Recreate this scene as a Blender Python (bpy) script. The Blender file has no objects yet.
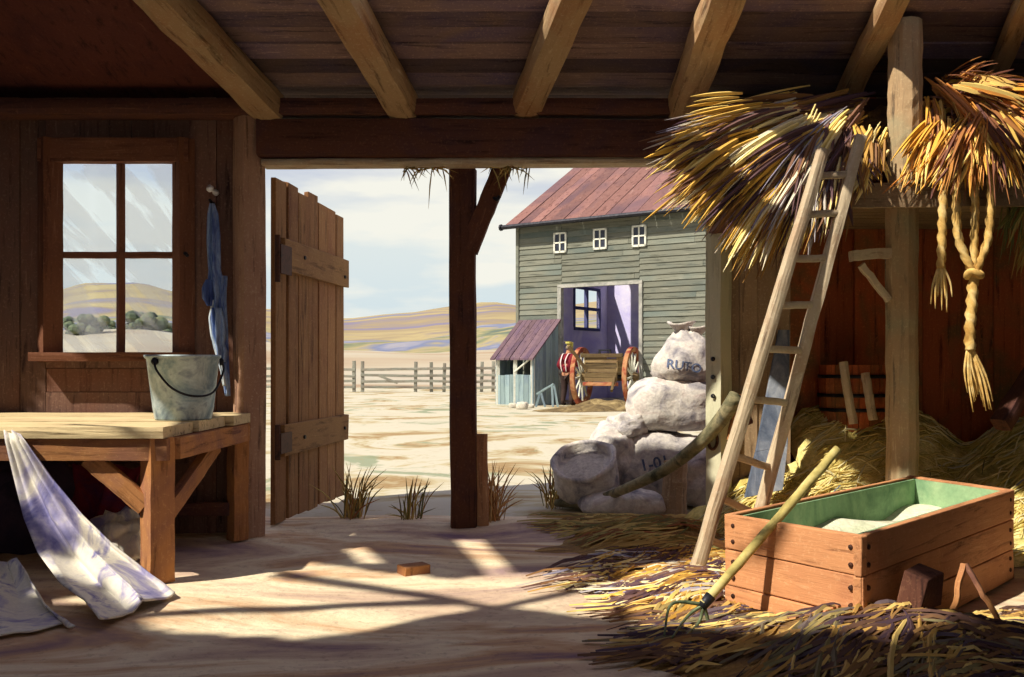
import bpy, bmesh, math, random
from mathutils import Vector, Matrix, Quaternion, noise
from mathutils.bvhtree import BVHTree
R = random.Random(7)
SC = bpy.context.scene
COL = SC.collection
V = Vector
# ------------------------------------------------------------------ camera, sky, sun, exposure
F, EYE, HOR = 950.0, 1.14, 365.0
cam_data = bpy.data.cameras.new('camera')
cam_data.sensor_width = 36.0
cam_data.lens = F / 1024.0 * 36.0
cam_data.shift_y = (HOR - 338.5) / 1024.0
cam_data.clip_end = 2000
cam = bpy.data.objects.new('camera', cam_data)
cam.location = (0, 0, EYE)
cam.rotation_euler = (math.pi / 2, 0, 0)
COL.objects.link(cam)
SC.camera = cam
SC.view_settings.view_transform = 'Standard'
SC.view_settings.look = 'None'
SC.view_settings.gamma = 1.0
SC.view_settings.use_curve_mapping = False
SC.view_settings.exposure = 0.0
try:
    SC.cycles.max_bounces = 8
    SC.cycles.diffuse_bounces = 4
    SC.cycles.transparent_max_bounces = 12
except Exception:
    pass
SUN = V((0.57, 0.36, -0.74)).normalized()          # the way the sunlight travels
SUN_STRENGTH, SKY_STRENGTH = 6.4, 1.0
sun_data = bpy.data.lights.new('sun', 'SUN')
sun_data.energy = SUN_STRENGTH
sun_data.angle = math.radians(0.9)
sun_data.color = (1.0, 0.92, 0.77)
sun = bpy.data.objects.new('sun', sun_data)
sun.rotation_euler = SUN.to_track_quat('-Z', 'Y').to_euler()
sun.location = (-6, -3, 12)
COL.objects.link(sun)


def lin(c):
    out = []
    for x in c[:3]:
        x = x / 255.0
        out.append(x / 12.92 if x <= 0.04045 else ((x + 0.055) / 1.055) ** 2.4)
    return (out[0], out[1], out[2], 1.0)


def ramp(nt, fac, stops):
    n = nt.nodes.new('ShaderNodeValToRGB')
    e = n.color_ramp.elements
    while len(e) > len(stops) and len(e) > 1:
        e.remove(e[-1])
    while len(e) < len(stops):
        e.new(1.0)
    for el, (p, c) in zip(e, stops):
        el.position = p
        el.color = lin(c) if max(c) > 1.001 else (c[0], c[1], c[2], 1)
    nt.links.new(fac, n.inputs['Fac'])
    return n.outputs['Color']


world = bpy.data.worlds.new('sky')
SC.world = world
world.use_nodes = True
wt = world.node_tree
wt.nodes.clear()
wo = wt.nodes.new('ShaderNodeOutputWorld')
wb = wt.nodes.new('ShaderNodeBackground')
wc_ = wt.nodes.new('ShaderNodeTexCoord')
sx = wt.nodes.new('ShaderNodeSeparateXYZ')
wt.links.new(wc_.outputs['Generated'], sx.inputs[0])
skyc = ramp(wt, sx.outputs['Z'], [(0.0, (216, 226, 224)), (0.06, (214, 228, 232)), (0.14, (226, 234, 232)), (0.32, (150, 150, 206)), (1.0, (92, 90, 180))])
mp = wt.nodes.new('ShaderNodeMapping')
mp.inputs['Scale'].default_value = (3.0, 3.0, 13.0)
wt.links.new(wc_.outputs['Generated'], mp.inputs['Vector'])
nz = wt.nodes.new('ShaderNodeTexNoise')
nz.inputs['Scale'].default_value = 2.2
nz.inputs['Detail'].default_value = 4
wt.links.new(mp.outputs[0], nz.inputs['Vector'])
cl = ramp(wt, nz.outputs['Fac'], [(0.42, (0, 0, 0)), (0.62, (1, 1, 1))])
mx = wt.nodes.new('ShaderNodeMix')
mx.data_type = 'RGBA'
wt.links.new(cl, mx.inputs[0])
wt.links.new(skyc, mx.inputs[6])
mx.inputs[7].default_value = lin((246, 245, 234))
wt.links.new(mx.outputs[2], wb.inputs['Color'])
wb.inputs['Strength'].default_value = SKY_STRENGTH
wt.links.new(wb.outputs[0], wo.inputs['Surface'])

# ------------------------------------------------------------------ helpers


def P(px, py, Y):
    """point at depth Y seen at pixel (px, py) of the 1024x677 frame"""
    return V(((px - 512.0) / F * Y, Y, EYE - (py - HOR) / F * Y))


def G(px, py, z=0.0):
    """point at height z seen at pixel (px, py)"""
    return P(px, py, F * (EYE - z) / (py - HOR))


def smooth_path(pts, n):
    """Catmull-Rom through pts (tuples of any length)"""
    pts = [V(p) if len(p) < 5 else p for p in pts]
    q = [pts[0] * 2 - pts[1]] + list(pts) + [pts[-1] * 2 - pts[-2]]
    out = []
    m = len(pts) - 1
    for i in range(n + 1):
        t = i / n * m
        k = min(int(t), m - 1)
        f = t - k
        a, b, c, d = q[k], q[k + 1], q[k + 2], q[k + 3]
        out.append(0.5 * ((2 * b) + (c - a) * f + (2 * a - 5 * b + 4 * c - d) * f * f + (3 * b - a - 3 * c + d) * f ** 3))
    return out


def wloc(o):
    l = V((0, 0, 0))
    while o is not None:
        l = l + o.location
        o = o.parent
    return l


def tag(o, label=None, cat=None, group=None, kind=None):
    if label:
        o['label'] = label
    if cat:
        o['category'] = cat
    if group:
        o['group'] = group
    if kind:
        o['kind'] = kind
    return o


def empty(name, loc, label=None, cat=None, group=None, rz=0.0, kind=None):
    o = bpy.data.objects.new(name, None)
    o.location = loc
    o.rotation_euler = (0, 0, rz)
    o.empty_display_size = 0.1
    COL.objects.link(o)
    return tag(o, label, cat, group, kind)


class MB:
    def __init__(s):
        s.v, s.f, s.t, s.mi = [], [], [], []
        s.m = 0

    def add(s, vs, fs, tone=None):
        if tone is None:
            tone = R.random()
        b = len(s.v)
        s.v += [V(x) for x in vs]
        for f in fs:
            s.f.append([b + i for i in f])
            s.t.append(tone)
            s.mi.append(s.m)
        return s

    def box(s, lo, hi, tone=None, M=None, jit=0.0):
        vs = [V((x, y, z)) for z in (lo[2], hi[2]) for y in (lo[1], hi[1]) for x in (lo[0], hi[0])]
        if jit:
            vs = [v + V((R.uniform(-jit, jit), R.uniform(-jit, jit), R.uniform(-jit, jit))) for v in vs]
        if M is not None:
            vs = [M @ v for v in vs]
        return s.add(vs, [(0, 2, 3, 1), (4, 5, 7, 6), (0, 1, 5, 4), (2, 6, 7, 3), (0, 4, 6, 2), (1, 3, 7, 5)], tone)

    def hexa(s, b, t, tone=None):
        """a slab: four points of the one face, four of the other, both in order"""
        return s.add(list(b) + list(t), [(3, 2, 1, 0), (4, 5, 6, 7), (0, 1, 5, 4), (1, 2, 6, 5), (2, 3, 7, 6), (3, 0, 4, 7)], tone)

    def quadslab(s, q, n, th, tone=None):
        n = V(n).normalized() * th
        return s.hexa([V(p) for p in q], [V(p) + n for p in q], tone)

    def tube(s, pts, rad, n=8, tone=None, cap=True, flat=1.0, ridge=None):
        pts = [V(p) for p in pts]
        if not hasattr(rad, '__len__'):
            rad = [rad] * len(pts)
        vs, fs = [], []
        up = None
        L = 0.0
        for i, p in enumerate(pts):
            d = (pts[min(i + 1, len(pts) - 1)] - pts[max(i - 1, 0)])
            d = d.normalized() if d.length > 1e-9 else V((0, 0, 1))
            if up is None:
                up = V((0, 0, 1)) if abs(d.z) < 0.9 else V((0, 1, 0))
            a = d.cross(up)
            a = a.normalized() if a.length > 1e-6 else d.orthogonal().normalized()
            b = a.cross(d).normalized()
            up = b
            if i:
                L += (p - pts[i - 1]).length
            for k in range(n):
                th = 2 * math.pi * k / n
                r = rad[i]
                if ridge:
                    r *= 1 + ridge[1] * math.cos(ridge[0] * th - ridge[2] * L)
                vs.append(p + a * (math.cos(th) * r) + b * (math.sin(th) * r * flat))
        for i in range(len(pts) - 1):
            for k in range(n):
                fs.append((i * n + k, i * n + (k + 1) % n, (i + 1) * n + (k + 1) % n, (i + 1) * n + k))
        if cap:
            fs.append(tuple(reversed(range(n))))
            fs.append(tuple(range((len(pts) - 1) * n, len(pts) * n)))
        return s.add(vs, fs, tone)

    def ribbon(s, pts, w, side=None, tone=None):
        """a straw or grass blade with a shallow V section"""
        pts = [V(p) for p in pts]
        vs, fs = [], []
        m = len(pts) - 1
        for i, p in enumerate(pts):
            d = (pts[min(i + 1, m)] - pts[max(i - 1, 0)])
            d = d.normalized() if d.length > 1e-9 else V((0, 0, 1))
            sd = V(side) if side is not None else V((0, -1, 0.3)).cross(d)
            sd = sd - d * sd.dot(d)
            sd = sd.normalized() if sd.length > 1e-6 else d.orthogonal().normalized()
            ww = w * (1.0 - 0.85 * abs(2 * (i / m) - 0.8) ** 2 * 0.7)
            if i == m:
                ww = w * 0.12
            nn = d.cross(sd)
            vs += [p + sd * ww * 0.5, p - sd * ww * 0.5, p + nn * ww * 0.45]
        for i in range(m):
            a, b = i * 3, i * 3 + 3
            fs += [(a, a + 2, b + 2, b), (a + 2, a + 1, b + 1, b + 2), (a + 1, a, b, b + 1)]
        return s.add(vs, fs, tone)

    def grid(s, fn, nu, nv, tone=None, closed=False):
        vs = [fn(i / nu, j / nv) for j in range(nv + 1) for i in range(nu + 1)]
        w = nu + 1
        fs = [(j * w + i, j * w + i + 1, (j + 1) * w + i + 1, (j + 1) * w + i) for j in range(nv) for i in range(nu)]
        return s.add(vs, fs, tone)

    def lathe(s, prof, M=None, n=28, tone=None, arc=None):
        M = M or Matrix()
        vs, fs = [], []
        for r, z in prof:
            for k in range(n):
                th = 2 * math.pi * k / n
                vs.append(M @ V((r * math.cos(th), r * math.sin(th), z)))
        for i in range(len(prof) - 1):
            for k in range(n):
                fs.append((i * n + k, i * n + (k + 1) % n, (i + 1) * n + (k + 1) % n, (i + 1) * n + k))
        return s.add(vs, fs, tone)

    def build(s, name, mat, parent=None, smooth=False, local=False, org=None, bevel=0.0, solid=0.0, sub=0, kind=None):
        me = bpy.data.meshes.new(name)
        o = bpy.data.objects.new(name, me)
        COL.objects.link(o)
        if parent is not None:
            off = V((0, 0, 0)) if local else wloc(parent)
            o.parent = parent
        else:
            if org is None:
                xs = [v.x for v in s.v]
                ys = [v.y for v in s.v]
                org = V(((min(xs) + max(xs)) / 2, (min(ys) + max(ys)) / 2, min(v.z for v in s.v)))
            off = V(org)
            o.location = off
        me.from_pydata([v - off for v in s.v], [], s.f)
        for m in (mat if isinstance(mat, (list, tuple)) else [mat]):
            me.materials.append(m)
        at = me.attributes.new('tone', 'FLOAT', 'FACE')
        at.data.foreach_set('value', s.t)
        if max(s.mi) > 0:
            me.polygons.foreach_set('material_index', s.mi)
        if smooth:
            me.polygons.foreach_set('use_smooth', [True] * len(me.polygons))
        me.update()
        if solid:
            m = o.modifiers.new('solid', 'SOLIDIFY')
            m.thickness = solid
            m.offset = 0
        if bevel:
            m = o.modifiers.new('bevel', 'BEVEL')
            m.width = bevel
            m.segments = 2
            m.limit_method = 'ANGLE'
        if sub:
            m = o.modifiers.new('sub', 'SUBSURF')
            m.levels = m.render_levels = sub
        if kind:
            o['kind'] = kind
        return o


def hew(name, p0, p1, w, h, mat, parent=None, jit=0.006, rnd=0.35, taper=1.0, twist=0.0, upv=(0, 0, 1), bend=0.0, seg=10, wl=None):
    """a hewn timber from p0 to p1 lying along its own Z axis, so the grain follows it"""
    p0, p1 = V(p0), V(p1)
    d = p1 - p0
    L = d.length
    z = d.normalized()
    u = V(upv)
    x = u.cross(z)
    x = x.normalized() if x.length > 1e-4 else z.orthogonal().normalized()
    y = z.cross(x)
    rot = Matrix((x, y, z)).transposed()
    mb = MB()
    n = 12
    vs, fs = [], []
    for i in range(seg + 1):
        t = i / seg
        k = 1 + (taper - 1) * t
        a0 = twist * t
        bx, by = R.uniform(-jit, jit) * 0.6, R.uniform(-jit, jit) * 0.6 + bend * math.sin(math.pi * t)
        for j in range(n):
            th = 2 * math.pi * (j + 0.5) / n
            c, s_ = math.cos(th), math.sin(th)
            q = max(abs(c), abs(s_))
            rr = (1 - rnd) / q + rnd
            r2 = 1 + R.uniform(-jit, jit) * 6
            xx, yy = c * rr * w / 2 * k * r2, s_ * rr * h / 2 * k * r2
            vs.append(V((xx * math.cos(a0) - yy * math.sin(a0) + bx, xx * math.sin(a0) + yy * math.cos(a0) + by, L * t)))
    for i in range(seg):
        for j in range(n):
            fs.append((i * n + j, i * n + (j + 1) % n, (i + 1) * n + (j + 1) % n, (i + 1) * n + j))
    fs.append(tuple(reversed(range(n))))
    fs.append(tuple(range(seg * n, seg * n + n)))
    mb.add(vs, fs, R.random())
    me = bpy.data.meshes.new(name)
    me.from_pydata(mb.v, [], mb.f)
    me.materials.append(mat)
    at = me.attributes.new('tone', 'FLOAT', 'FACE')
    at.data.foreach_set('value', mb.t)
    o = bpy.data.objects.new(name, me)
    COL.objects.link(o)
    o.rotation_euler = rot.to_euler()
    if parent is not None:
        o.parent = parent
        o.location = p0 - (wl if wl is not None else wloc(parent))
    else:
        o.location = p0
    return o


# ------------------------------------------------------------------ materials
MATS = {}


def _base(name):
    m = bpy.data.materials.new(name)
    m.use_nodes = True
    nt = m.node_tree
    b = nt.nodes['Principled BSDF']
    return m, nt, b


def _noise(nt, vec, scale, detail=4.0, rough=0.6, dist=0.0):
    n = nt.nodes.new('ShaderNodeTexNoise')
    n.inputs['Scale'].default_value = scale
    n.inputs['Detail'].default_value = detail
    n.inputs['Roughness'].default_value = rough
    n.inputs['Distortion'].default_value = dist
    nt.links.new(vec, n.inputs['Vector'])
    return n.outputs['Fac']


def _mix(nt, fac, a, b, mode='MIX'):
    n = nt.nodes.new('ShaderNodeMix')
    n.data_type = 'RGBA'
    n.blend_type = mode
    for sock, val in ((0, fac), (6, a), (7, b)):
        if hasattr(val, 'is_output'):
            nt.links.new(val, n.inputs[sock])
        elif sock == 0:
            n.inputs[0].default_value = val
        else:
            n.inputs[sock].default_value = val
    return n.outputs[2]


def _math(nt, op, a, b=0.0, c=0.0):
    n = nt.nodes.new('ShaderNodeMath')
    n.operation = op
    for i, val in enumerate((a, b, c)):
        if hasattr(val, 'is_output'):
            nt.links.new(val, n.inputs[i])
        else:
            n.inputs[i].default_value = val
    return n.outputs[0]


def _vecs(nt, axis=None, spread=9.0):
    """object coordinates, moved per piece (tone) and per object so no two boards look alike"""
    tc = nt.nodes.new('ShaderNodeTexCoord')
    at = nt.nodes.new('ShaderNodeAttribute')
    at.attribute_name = 'tone'
    oi = nt.nodes.new('ShaderNodeObjectInfo')
    s = _math(nt, 'ADD', _math(nt, 'MULTIPLY', at.outputs['Fac'], spread), _math(nt, 'MULTIPLY', oi.outputs['Random'], 17.0))
    va = nt.nodes.new('ShaderNodeVectorMath')
    va.operation = 'ADD'
    nt.links.new(tc.outputs['Object'], va.inputs[0])
    nt.links.new(s, va.inputs[1])
    out = va.outputs[0]
    g = None
    if axis:
        mpn = nt.nodes.new('ShaderNodeMapping')
        k = {'X': (0.09, 1, 1), 'Y': (1, 0.09, 1), 'Z': (1, 1, 0.09)}[axis]
        mpn.inputs['Scale'].default_value = k
        nt.links.new(out, mpn.inputs['Vector'])
        g = mpn.outputs[0]
    return out, g, at.outputs['Fac']


def wood(name, dark, base, light, accent=None, axis='Z', grain=26.0, big=1.6, acc=0.5, tv=0.5, bump=0.35):
    key = name + axis
    if key in MATS:
        return MATS[key]
    m, nt, b = _base(name)
    v, g, tone = _vecs(nt, axis)
    n1 = _noise(nt, g, grain, 6, 0.65, 0.4)
    c = ramp(nt, n1, [(0.30, dark), (0.46, base), (0.62, base), (0.78, light)])
    if accent:
        n2 = _noise(nt, v, big, 3, 0.6, 0.6)
        f = ramp(nt, n2, [(0.45, (0, 0, 0)), (0.68, (1, 1, 1))])
        f = _math(nt, 'MULTIPLY', f, acc)
        c = _mix(nt, f, c, lin(accent))
    # broken dry-brush speckle
    n3 = _noise(nt, v, 60.0, 3, 0.7)
    sp = ramp(nt, n3, [(0.56, (0, 0, 0)), (0.66, (1, 1, 1))])
    c = _mix(nt, _math(nt, 'MULTIPLY', sp, 0.25), c, lin(light))
    tvn = nt.nodes.new('ShaderNodeMapRange')
    nt.links.new(tone, tvn.inputs[0])
    tvn.inputs[3].default_value = 1 - tv / 2
    tvn.inputs[4].default_value = 1 + tv / 2
    hv = nt.nodes.new('ShaderNodeHueSaturation')
    nt.links.new(c, hv.inputs['Color'])
    nt.links.new(tvn.outputs[0], hv.inputs['Value'])
    nt.links.new(hv.outputs[0], b.inputs['Base Color'])
    b.inputs['Roughness'].default_value = 0.85
    b.inputs['Specular IOR Level'].default_value = 0.15
    bp = nt.nodes.new('ShaderNodeBump')
    bp.inputs['Strength'].default_value = bump
    bp.inputs['Distance'].default_value = 0.02
    nt.links.new(n1, bp.inputs['Height'])
    nt.links.new(bp.outputs[0], b.inputs['Normal'])
    MATS[key] = m
    return m


def wash(name, cols, scale=2.0, fine=0.15, rough=0.9, bump=0.0, bscale=20.0, dist=0.8, stretch=None, tv=0.0, metal=0.0, lo=0.32, hi=0.68):
    """uneven colour like a watercolour wash: several pigments mottled together"""
    if name in MATS:
        return MATS[name]
    m, nt, b = _base(name)
    v, g, tone = _vecs(nt)
    vv = v
    if stretch:
        mpn = nt.nodes.new('ShaderNodeMapping')
        mpn.inputs['Scale'].default_value = stretch
        nt.links.new(v, mpn.inputs['Vector'])
        vv = mpn.outputs[0]
    n = _noise(nt, vv, scale, 5, 0.6, dist)
    k = len(cols) - 1
    c = ramp(nt, n, [(lo + (hi - lo) * i / max(k, 1), col) for i, col in enumerate(cols)])
    if fine:
        n3 = _noise(nt, v, 45.0, 3, 0.7)
        hv = nt.nodes.new('ShaderNodeHueSaturation')
        mr = nt.nodes.new('ShaderNodeMapRange')
        nt.links.new(n3, mr.inputs[0])
        mr.inputs[1].default_value = 0.3
        mr.inputs[2].default_value = 0.7
        mr.inputs[3].default_value = 1 - fine
        mr.inputs[4].default_value = 1 + fine
        val = mr.outputs[0]
        if tv:
            val = _math(nt, 'MULTIPLY', val, _math(nt, 'ADD', _math(nt, 'MULTIPLY', tone, tv), 1 - tv / 2))
        nt.links.new(val, hv.inputs['Value'])
        nt.links.new(c, hv.inputs['Color'])
        c = hv.outputs[0]
    nt.links.new(c, b.inputs['Base Color'])
    b.inputs['Roughness'].default_value = rough
    b.inputs['Metallic'].default_value = metal
    b.inputs['Specular IOR Level'].default_value = 0.2
    if bump:
        nb = _noise(nt, v, bscale, 4, 0.6)
        bp = nt.nodes.new('ShaderNodeBump')
        bp.inputs['Strength'].default_value = bump
        bp.inputs['Distance'].default_value = 0.03
        nt.links.new(nb, bp.inputs['Height'])
        nt.links.new(bp.outputs[0], b.inputs['Normal'])
    MATS[name] = m
    return m


def straw(name, stops):
    """each strand keeps one colour of its own, drawn from the stops"""
    if name in MATS:
        return MATS[name]
    m, nt, b = _base(name)
    at = nt.nodes.new('ShaderNodeAttribute')
    at.attribute_name = 'tone'
    k = len(stops) - 1
    c = ramp(nt, at.outputs['Fac'], [(i / k, s) for i, s in enumerate(stops)])
    nt.links.new(c, b.inputs['Base Color'])
    b.inputs['Roughness'].default_value = 0.7
    b.inputs['Specular IOR Level'].default_value = 0.2
    MATS[name] = m
    return m


WALL = wood('wall wood', (58, 40, 38), (112, 84, 72), (176, 142, 120), (124, 78, 60), 'Z', tv=0.5)
WALLX = wood('wall wood', (58, 40, 38), (112, 84, 72), (176, 142, 120), (124, 78, 60), 'X', tv=0.5)
REDWALL = wood('stall wood', (72, 33, 24), (175, 91, 52), (244, 148, 81), (100, 96, 62), 'Z', tv=0.4, acc=0.8, big=2.2)
GREYBOARD = wood('grey board', (85, 68, 53), (156, 131, 102), (226, 204, 163), (112, 90, 68), 'Z', tv=0.45)
PALE = wood('pale painted wood', (170, 160, 128), (216, 208, 178), (236, 230, 206), (180, 190, 160), 'Z', tv=0.1, acc=0.4)
BEAM = wood('beam wood', (48, 30, 26), (94, 60, 48), (146, 104, 80), (70, 50, 62), 'Z', tv=0.3, big=2.5)
BEAMR = wood('rafter wood', (92, 70, 50), (180, 150, 112), (234, 212, 176), (168, 114, 76), 'Z', tv=0.35, big=3.0)
ROOFW = wood('roof board', (54, 42, 46), (122, 100, 94), (190, 162, 148), (84, 76, 116), 'X', tv=1.1, acc=0.6, big=1.3)
ROOFP = wood('roof panel', (54, 28, 26), (92, 50, 42), (122, 76, 62), (60, 34, 42), 'Y', tv=0.2, acc=0.6)
POSTW = wood('post wood', (83, 57, 44), (171, 127, 92), (235, 198, 154), (149, 94, 72), 'Z', tv=0.2, big=3.0)
LADW = wood('ladder wood', (112, 94, 78), (196, 178, 150), (236, 222, 196), (170, 134, 104), 'Z', tv=0.25, big=6)
DOORW = wood('door wood', (70, 46, 30), (150, 110, 72), (204, 168, 116), (122, 78, 58), 'Z', tv=0.4)
BENCHW = wood('bench wood', (96, 62, 40), (176, 122, 76), (216, 168, 114), (112, 76, 78), 'Z', tv=0.35, big=2.2, acc=0.75)
BENCHX = wood('bench top wood', (92, 70, 46), (190, 162, 112), (226, 204, 152), (140, 112, 90), 'X', tv=0.3)
CRATEX = wood('crate wood', (124, 80, 54), (204, 144, 100), (234, 186, 140), (170, 110, 80), 'X', tv=0.2, big=2.5)
LOFTW = wood('loft wood', (90, 72, 50), (150, 128, 92), (196, 176, 130), (120, 96, 70), 'X', tv=0.4)
FENCEW = wood('fence wood', (91, 95, 86), (140, 140, 128), (181, 179, 165), (114, 91, 79), 'Z', tv=0.4)
CLAP = wood('clapboard', (58, 61, 54), (116, 117, 105), (176, 174, 158), (91, 103, 100), 'X', tv=0.35, grain=13.0, big=0.45, acc=0.8, bump=0.1)
TIN = wood('rusty roof', (73, 42, 40), (132, 95, 88), (181, 156, 146), (95, 73, 80), 'Y', tv=0.45, grain=9.0, big=0.5, acc=0.85, bump=0.1)
SHEDR = wood('shed roof wood', (63, 44, 52), (107, 86, 93), (149, 126, 128), (77, 63, 91), 'Y', tv=0.4, grain=8, big=1.0, bump=0.1)
SHEDW = wood('shed wood', (79, 98, 107), (135, 154, 156), (188, 197, 188), (93, 110, 147), 'Z', tv=0.4, grain=10, big=1.0, bump=0.1)
VIOLET = wash('violet reflected light', [(178, 172, 226), (206, 202, 236), (228, 224, 240)], 0.8, 0.08)  # violet of reflected light put into the inner wall colour
IRON = wash('rusty iron', [(46, 32, 28), (84, 54, 42), (62, 46, 44)], 14, 0.2, 0.6, metal=0.4)
DARKIRON = wash('dark iron', [(30, 30, 36), (56, 56, 62)], 14, 0.2, 0.5, metal=0.6)
ZINC = wash('zinc', [(96, 112, 128), (140, 160, 170), (184, 198, 200), (110, 120, 142)], 5, 0.12, 0.5, metal=0.35)
BLUEC = wash('blue cloth', [(52, 66, 120), (88, 110, 168), (150, 172, 206), (66, 82, 140)], 5, 0.1, stretch=(1, 1, 0.35))
BLUETRIM = wash('pale blue cloth', [(176, 196, 216), (226, 232, 232)], 8, 0.1)
SHEET = wash('pale sheet', [(110, 108, 160), (164, 158, 188), (222, 216, 204), (232, 226, 210), (130, 126, 170)], 3.2, 0.08, stretch=(1.4, 1, .5))  # purple of the folds' shade mixed into the pale cloth colour
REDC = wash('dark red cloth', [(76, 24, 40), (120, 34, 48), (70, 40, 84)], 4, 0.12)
SACKM = wash('sacking', [(120, 118, 126), (176, 170, 168), (208, 202, 192), (186, 172, 166)], 5.5, 0.12, bump=0.7, bscale=8)  # greys of the crease shading mixed into the sack colour
INK = wash('sack ink', [(72, 84, 116), (104, 114, 138)], 20, 0.2)
GRAIN = wash('grain', [(170, 160, 150), (206, 198, 184)], 10, 0.2, bump=0.3, bscale=60)
ROPE = wash('rope fibre', [(170, 128, 66), (214, 176, 104), (232, 206, 146)], 9, 0.15)
GREENP = wash('green paint', [(88, 122, 92), (126, 160, 122), (158, 184, 142)], 3, 0.1)
SLATE = wash('slate blue paint', [(72, 82, 100), (104, 112, 128), (150, 154, 160)], 3, 0.12, stretch=(3, 3, 0.4))
STRAW = straw('straw strands', [(84, 62, 76), (104, 76, 74), (128, 92, 68), (176, 132, 66), (222, 176, 76), (240, 214, 130), (244, 230, 184), (150, 146, 168)])  # purple stops paint shadow among the strands, bright golds paint highlights
STRAWO = straw('orange straw strands', [(104, 66, 60), (142, 90, 56), (206, 142, 56), (234, 182, 72), (244, 214, 128), (214, 136, 60), (156, 112, 96)])
STRAWD = straw('trodden straw strands', [(72, 54, 64), (104, 76, 62), (140, 104, 66), (196, 154, 82), (230, 198, 120), (128, 118, 80), (96, 80, 96)])
GRASS = straw('dry grass blades', [(120, 112, 60), (160, 124, 62), (206, 180, 110), (98, 108, 64), (150, 92, 58)])
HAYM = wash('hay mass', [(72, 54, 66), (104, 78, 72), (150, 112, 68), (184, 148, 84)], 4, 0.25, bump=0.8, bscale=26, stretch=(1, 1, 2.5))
HAYG = wash('hay heap', [(134, 122, 66), (206, 184, 104), (236, 218, 146), (168, 164, 94)], 3, 0.2, bump=0.7, bscale=22)


def ground_mat():
    m, nt, b = _base('yard ground')
    v, g, tone = _vecs(nt)
    mpn = nt.nodes.new('ShaderNodeMapping')
    mpn.inputs['Scale'].default_value = (0.8, 0.75, 1.0)
    nt.links.new(v, mpn.inputs['Vector'])
    n = _noise(nt, mpn.outputs[0], 0.6, 5, 0.66, 1.2)
    c = ramp(nt, n, [(0.30, (186, 178, 157)), (0.50, (190, 184, 163)), (0.56, (176, 164, 131)), (0.62, (147, 121, 83)), (0.72, (184, 172, 143))])
    n2 = _noise(nt, mpn.outputs[0], 0.9, 4, 0.6, 1.2)
    f = ramp(nt, n2, [(0.58, (0, 0, 0)), (0.64, (1, 1, 1))])
    c = _mix(nt, _math(nt, 'MULTIPLY', f, 0.8), c, lin((124, 136, 108)))
    n3 = _noise(nt, v, 7.0, 3, 0.7)
    f3 = ramp(nt, n3, [(0.60, (0, 0, 0)), (0.66, (1, 1, 1))])
    c = _mix(nt, _math(nt, 'MULTIPLY', f3, 0.35), c, lin((156, 132, 90)))
    nt.links.new(c, b.inputs['Base Color'])
    b.inputs['Roughness'].default_value = 0.95
    b.inputs['Specular IOR Level'].default_value = 0.1
    return m


def hill_mat(name, cols, sc, st=(0.35, 1, 2.2)):
    m, nt, b = _base(name)
    v, g, tone = _vecs(nt)
    mpn = nt.nodes.new('ShaderNodeMapping')
    mpn.inputs['Scale'].default_value = st
    nt.links.new(v, mpn.inputs['Vector'])
    n = _noise(nt, mpn.outputs[0], sc, 4, 0.55, 1.0)
    k = len(cols) - 1
    c = ramp(nt, n, [(0.34 + 0.34 * i / k, col) for i, col in enumerate(cols)])
    nt.links.new(c, b.inputs['Base Color'])
    b.inputs['Roughness'].default_value = 1.0
    b.inputs['Specular IOR Level'].default_value = 0.0
    return m


def floor_mat():
    m, nt, b = _base('earth floor')
    v, g, tone = _vecs(nt)
    mpn = nt.nodes.new('ShaderNodeMapping')
    mpn.inputs['Scale'].default_value = (0.5, 1.3, 1.0)
    nt.links.new(v, mpn.inputs['Vector'])
    n = _noise(nt, mpn.outputs[0], 0.9, 5, 0.6, 1.0)
    c = ramp(nt, n, [(0.32, (138, 112, 124)), (0.43, (200, 174, 150)), (0.52, (230, 214, 182)), (0.60, (200, 164, 128)), (0.70, (126, 102, 120))])  # mauve stops put the purple of floor shade into the earth colour
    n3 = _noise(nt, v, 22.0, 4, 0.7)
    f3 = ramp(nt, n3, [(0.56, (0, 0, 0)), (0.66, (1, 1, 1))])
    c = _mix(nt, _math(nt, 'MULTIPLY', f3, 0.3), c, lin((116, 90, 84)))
    nt.links.new(c, b.inputs['Base Color'])
    b.inputs['Roughness'].default_value = 0.95
    b.inputs['Specular IOR Level'].default_value = 0.1
    bp = nt.nodes.new('ShaderNodeBump')
    bp.inputs['Strength'].default_value = 0.35
    bp.inputs['Distance'].default_value = 0.05
    nt.links.new(_noise(nt, v, 9.0, 5, 0.65), bp.inputs['Height'])
    nt.links.new(bp.outputs[0], b.inputs['Normal'])
    return m


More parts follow.
